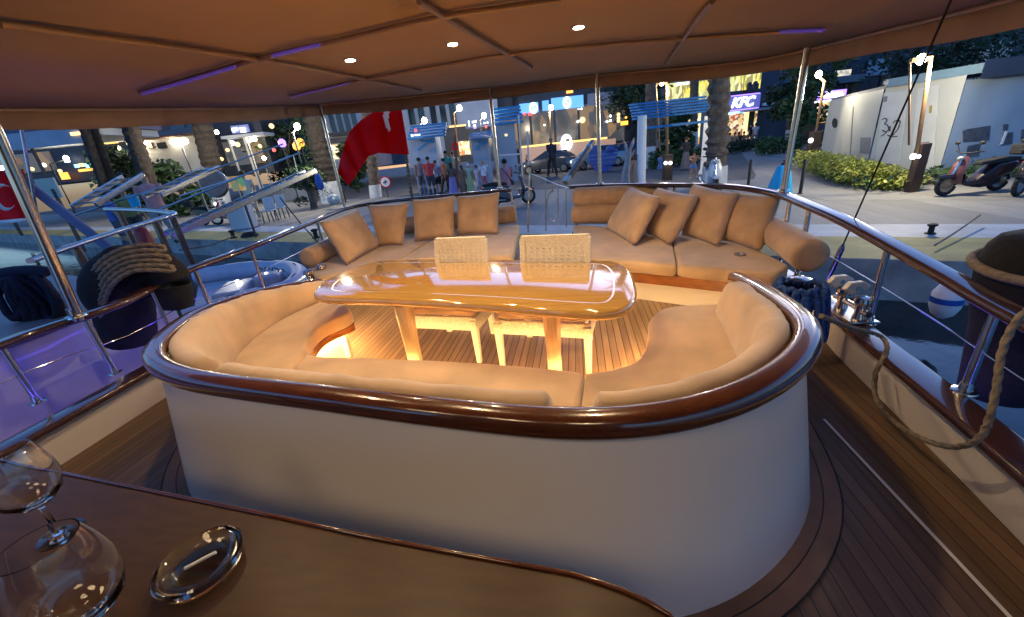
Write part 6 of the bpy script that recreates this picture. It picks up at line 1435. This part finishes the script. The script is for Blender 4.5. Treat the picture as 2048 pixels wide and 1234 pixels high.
# gangways raised above the quay edge
def gangway(x0, y0, x1, y1, d0, d1, w_, lab, rails=1):
    a, b = pd(x0, y0, d0), pd(x1, y1, d1); t = thing('gangway', lab, 'gangway', a, 'raised gangways of the yachts on the left'); d = (b - a).normalized(); s = d.cross(UP).normalized()
    for sg in (-1, 1): g = G(); g.bar(a + s * sg * w_ / 2, b + s * sg * w_ / 2, .06, .11); g.build('side_beam', 'chrome', t, bevel=.01)
    g = G(); n = int((b - a).length / .28)
    for k in range(n): q = a.lerp(b, (k + .5) / n); g.bar(q - s * w_ * .47, q + s * w_ * .47, .2, .03)
    g.build('treads', 'ndeck', t, 0)
    if rails:
        for sg in ((-1, 1) if rails == 2 else (-1,)):
            g = G(); o = UP * .45 + s * sg * w_ / 2; g.tube([a + o, b + o], .018, 8); g.build('handrail', 'chrome', t)
            for k in range(5): q = a.lerp(b, .06 + .22 * k); g = G(); g.tube([q + s * sg * w_ / 2, q + o], .013, 6); g.build('stanchion', 'chrome', t)
    return t
gangway(335, 470, 622, 342, 8.0, 10.5, .55, 'long double-railed metal gangway slanting up over the quay, nearest the boat', 1)
gangway(305, 392, 424, 336, 9.5, 11.2, .5, 'metal gangway with yellow underside ending above the round emblem', 0)
gangway(168, 412, 266, 352, 8.6, 10, .5, 'leftmost metal gangway slanting up from the neighbour stern', 0)
gangway(60, 470, 200, 395, 8.6, 9.6, .5, 'short metal gangway behind the left flag', 1) if False else None
for (x0, y0, x1, y1), lab in (((150, 430, 566, 288), 'long thin upper handrail wire running above the left gangways'), ((360, 392, 580, 312), 'shorter thin handrail wire with bright joint above the round emblem')):
    a, b = pd(x0, y0, 9.0), pd(x1, y1, 12); g = G(); g.tube([a, a.lerp(b, .5) - UP * .05, b], .018, 8); tag(g.build('handrail_pipe', 'chrome'), lab, 'pipe', 'handrail pipes of the left gangways')
# round emblem board, pedestal, planter, tables
c = pd(427, 366, 11.6); em = thing('round_board', 'round brown life-buoy shaped board with pale rim among the left gangways', 'round board', c - UP * .36)
g = G(); g.lathe(c, [(.34, 0), (.36, .03), (.34, .06)], 32, axis=-FH); g.build('disc', mat('brown board', (.34, .17, .12), .7, var=.6, vscale=8, col2=(.5, .36, .28)), em); g = G(); g.tube([c + UH * (.37 * math.cos(a)) + UP * (.37 * math.sin(a)) for a in [2 * PI * i / 36 for i in range(36)]], .028, 8, True); g.build('rim', 'chrome', em)
b = ground(492, 458); D = dep(b); pe = thing('pedestal', 'white service pedestal box standing on the quay edge behind the left rail', 'service pedestal', b); zt_ = ztop(b, 404); w_ = abs((pd(510, 440, D) - pd(472, 440, D)).dot(UH))
g = G(); g.box((b.x, b.y, (ZQ + zt_) / 2), (w_, w_ * .8, zt_ - ZQ), rot=RF); g.build('body', 'render_white', pe, 0, bevel=.02); g = G(); g.box((b.x, b.y, ZQ + .03), (w_ + .06, w_ * .8 + .06, .06), rot=RF); g.build('plinth', 'render_grey', pe, 0)
g = G(); g.ball(pd(503, 402, D + .3), .07, 10, 8); tag(g.build('lantern', 'lit_warm'), 'warm round lantern glowing just above the white pedestal', 'lantern')
a, b = ground(522, 402), ground(618, 400); pt = thing('planter', 'long dark planter box along the left promenade with small shrubs behind', 'planter', (a + b) / 2); quad_wall('box', 'ndeck', pt, a, b, ZQ, ZQ + .75, .5, FH); quad_wall('rim', 'render_grey', pt, a - FH * .03, b - FH * .03, ZQ + .752, ZQ + .80, .56, FH)
b = pd(640, 370, 20); b.z = ZQ; g = G(); g.loft([[V((b.x, b.y, ZQ)) + UH * (r * math.cos(a)) + FH * (r * math.sin(a)) + UP * z for a in [2 * PI * i / 12 for i in range(12)]] for z, r in ((.9, .05), (1.0, .16), (1.35, .18), (1.62, .10), (1.7, .03))])
tag(g.build('blue_bag', 'bluepaint', None, 60), 'bright blue plastic bag hanging by the ivy-covered trunk', 'bag')
b = pd(664, 384, 22.5); b.z = ZQ; g = G(); g.ball(b + UP * .25, (.42, .3, .28), 14, 8); g.v = [tuple(V(v) + MN.noise_vector(V(v) * 4) * .08) for v in g.v]; tag(g.build('sack', 'whitewash'), 'white lumpy sack lying at the foot of the ivy-covered trunk', 'sack')
M['menu'] = lit('menu board', [(.1, .3, .15), (.5, .3, .08), (.3, .25, .1), (.6, .45, .2)], 5, .16)
b = pd(480, 390, 13); b.z = ZQ; mb_ = thing('menu_board', 'green and orange menu board on a stand among the left gangways', 'board', b); c, w_, h_ = fdim(462, 352, 488, 382, 13); g = G(); g.box(c, (w_, .05, h_), rot=RF); g.build('panel', 'menu', mb_, 0); g = G(); g.bar(V((c.x, c.y, ZQ)), c - UP * h_ / 2, .05); g.build('stand', 'dark', mb_)
for i, (px, py, tx) in enumerate(((455, 385, 'nearest the round emblem'), (520, 372, 'in the middle of the cafe terrace'), (545, 370, 'nearest the promenade lamp'))):
    b = pd(px, py, 16 + i); b.z = ZQ; t = thing('cafe_chair', 'pale cafe chair ' + tx, 'chair', b, 'cafe chairs on the left promenade')
    for sx in (-1, 1):
        for sy in (-1, 1): g = G(); g.bar(b + UH * sx * .2 + FH * sy * .2, b + UH * sx * .18 + FH * sy * .18 + UP * .45, .035); g.build('leg', 'dark', t)
    g = G(); g.box(b + UP * .47, (.45, .45, .05), rot=RF); g.build('seat', 'render_white', t, bevel=.01); g = G(); g.box(b + FH * .21 + UP * .74, (.44, .04, .5), rot=RF); g.build('backrest', 'render_white', t, bevel=.01)
c = pd(105, 378, 14); bd = thing('notice_board', 'pale blank notice board behind the left flagstaff', 'board', V((c.x, c.y, ZQ))); part('panel', 'lit_cream', bd, (76, 356, 116, 398), 14, .06).data.materials[0] = mat('notice', (.5, .52, .45), .6, var=.1); g = G(); g.bar(V((c.x, c.y, ZQ)), c, .08); g.build('stand', 'dark', bd)
c = pd(272, 440, 9.5); g = G(); g.lathe(V((c.x, c.y, .2)), [(.16, 0), (.17, .05), (.17, .5), (.12, .62), (.05, .66), (.05, .74)], 18); tag(g.build('red_tank', mat('red tank', (.30, .02, .02), .4, var=.2)), 'dark red gas-bottle shaped tank behind the neighbour stern rail', 'tank')
c = pd(268, 402, 11); g = G(); g.lathe(c - UP * .15, [(.10, 0), (.13, .3), (.11, .31), (.09, .28)], 16); tag(g.build('bucket', 'turq'), 'small turquoise bucket behind the neighbour stern rail', 'bucket')
# dinghy in the water
M['tube'] = mat('dinghy tube', (.55, .58, .70), .5, var=.06)
dg = thing('dinghy', 'pale grey inflatable dinghy afloat between the left rail and the quay', 'dinghy', (-5.6, 6.0, zw))
nose = at(590, 555, zw + .3); A = at(372, 640, zw + .3); B = at(392, 553, zw + .3)
mid_ = [A, A.lerp(at(520, 600, zw + .3), .5) + UP * .02, at(510, 597, zw + .3), at(578, 580, zw + .32), at(600, 553, zw + .36), at(575, 538, zw + .34), at(500, 538, zw + .3), B]
g = G(); g.tube(smoothpath(mid_, 6), .19, 16); g.build('tube', 'tube', dg, 60)
g = G(); fl_ = [at(x, y, zw + .12) for x, y in ((385, 640), (500, 603), (570, 575), (580, 552), (500, 543), (400, 560))]; g.prism([(p.x, p.y) for p in fl_], zw + .08, zw + .14); g.build('floor', 'nhull', dg, 0)
c = at(470, 585, zw + .3); g = G(); g.box(c, (.5, 1.0, .28), rz=.5); g.build('seat', 'nhull', dg, 0, bevel=.05); c = at(540, 560, zw + .35); g = G(); g.box(c, (.5, .4, .3), rz=.4); g.build('locker', 'nhull', dg, 0, bevel=.05)
g = G(); g.tube([p + UP * .17 + V((0, 0, .02 * math.sin(i))) for i, p in enumerate(smoothpath(mid_, 6))], .012, 6); g.build('grab_line', 'navy', dg, 80)
for x, y in ((520, 541), (535, 540), (550, 541), (563, 544)): c = at(x, y, zw + .52); g = G(); g.tube([c + UH * (.06 * math.cos(a)) + UP * (.06 * math.sin(a)) for a in [PI * i / 6 for i in range(7)]], .012, 6); g.build('handle', 'rubber', dg)
# mooring bollards, rings, lines
for px, py, lab in ((468, 476, 'small black bollard on the yellow quay edge left of the coiled line'), (633, 476, 'small black bollard on the yellow quay edge by the left bolster'), (1860, 468, 'small black bollard on the yellow quay edge by the black bag')):
    b = ground(px, py); s_ = .6 if px > 1000 else 1.0; g = G(); g.lathe(b, [(q * s_, h * s_) for q, h in ((.11, 0), (.11, .03), (.06, .05), (.055, .18), (.10, .21), (.10, .25), (.05, .27))], 16); tag(g.build('bollard', 'rubber'), lab, 'bollard', 'mooring bollards on the quay edge')
def line(pts, r, m, lab): g = G(); g.tube(smoothpath([pd(*q) for q in pts], 5), r, 6); tag(g.build('mooring_line', m, None, 80), lab, 'mooring line', 'mooring lines to the quay')
line(((560, 395, 9.6), (600, 445, 8.6), (648, 498, 7.4)), .014, 'rubber', 'dark line crossing the left promenade down to the rail'); line(((360, 500, 7.6), (420, 490, 8.6), (468, 472, 10.0)), .014, 'rubber', 'dark slack line from the neighbour stern to the left bollard')
line(((1960, 430, 5.8), (1915, 462, 5.3), (1870, 490, 4.9)), .013, 'rope', 'slack line hanging over the right yellow kerb')
b = ground(500, 473); g = G()
for k in range(4): g.tube([b + UP * (.03 + .03 * k) + UH * ((.26 - .03 * k) * math.cos(a)) + FH * ((.2 - .02 * k) * math.sin(a)) for a in [2 * PI * i / 18 for i in range(18)]], .025, 6, True)
tag(g.build('coiled_line', 'rubber', None, 60), 'flat coil of black line lying on the left yellow kerb', 'rope coil')
p = at(1783, 520, -.45); nrm = -qn; p = qR + qd * ((at(1783, 517, ZQ) - qR).dot(qd)) + UP * 0; zz = ztop(p, 522); g = G(); g.lathe(V((p.x, p.y, zz)) - qn * .03, [(.22, 0), (.24, .06), (.2, .14), (.06, .16)], 22, axis=-qn); tag(g.build('quay_fender', 'yellow'), 'round yellow fender on the quay wall below the right kerb', 'fender')
# =================================================================== WORLD, RENDER
w = bpy.data.worlds.new('World'); S.world = w; w.use_nodes = True
nt = w.node_tree; bg = nt.nodes['Background']; sk = nt.nodes.new('ShaderNodeTexSky'); sk.sky_type = 'NISHITA'; sk.sun_disc = False
SUN_EL, SUN_ROT = math.radians(5.0), math.radians(15)
sk.sun_elevation = SUN_EL; sk.sun_rotation = SUN_ROT; sk.ozone_density = 5; sk.air_density = 1.0; sk.dust_density = 1.0
tint = nt.nodes.new('ShaderNodeMix'); tint.data_type = 'RGBA'; tint.blend_type = 'MULTIPLY'; tint.inputs[0].default_value = 1; tint.inputs[7].default_value = (1.0, .80, .85, 1)
nt.links.new(sk.outputs[0], tint.inputs[6]); nt.links.new(tint.outputs[2], bg.inputs[0]); bg.inputs[1].default_value = SKY
sl = bpy.data.lights.new('sun', 'SUN'); sl.energy = SUNE; sl.angle = math.radians(20); sl.color = (.75, .72, 1)
so = bpy.data.objects.new('sun', sl); COL.objects.link(so); so.rotation_euler = (math.radians(90) - math.radians(14), 0, PI - SUN_ROT)
S.view_settings.view_transform = 'Standard'; S.view_settings.look = 'None'; S.view_settings.gamma = 1; S.view_settings.exposure = EXPO
S.render.engine = 'CYCLES'; S.cycles.use_denoising = True; S.cycles.max_bounces = 8; S.cycles.transmission_bounces = 8; S.cycles.diffuse_bounces = 4
S.cycles.sample_clamp_indirect = 6; S.cycles.caustics_reflective = False; S.cycles.caustics_refractive = False
try: S.cycles.denoiser = 'OPENIMAGEDENOISE'
except Exception: pass
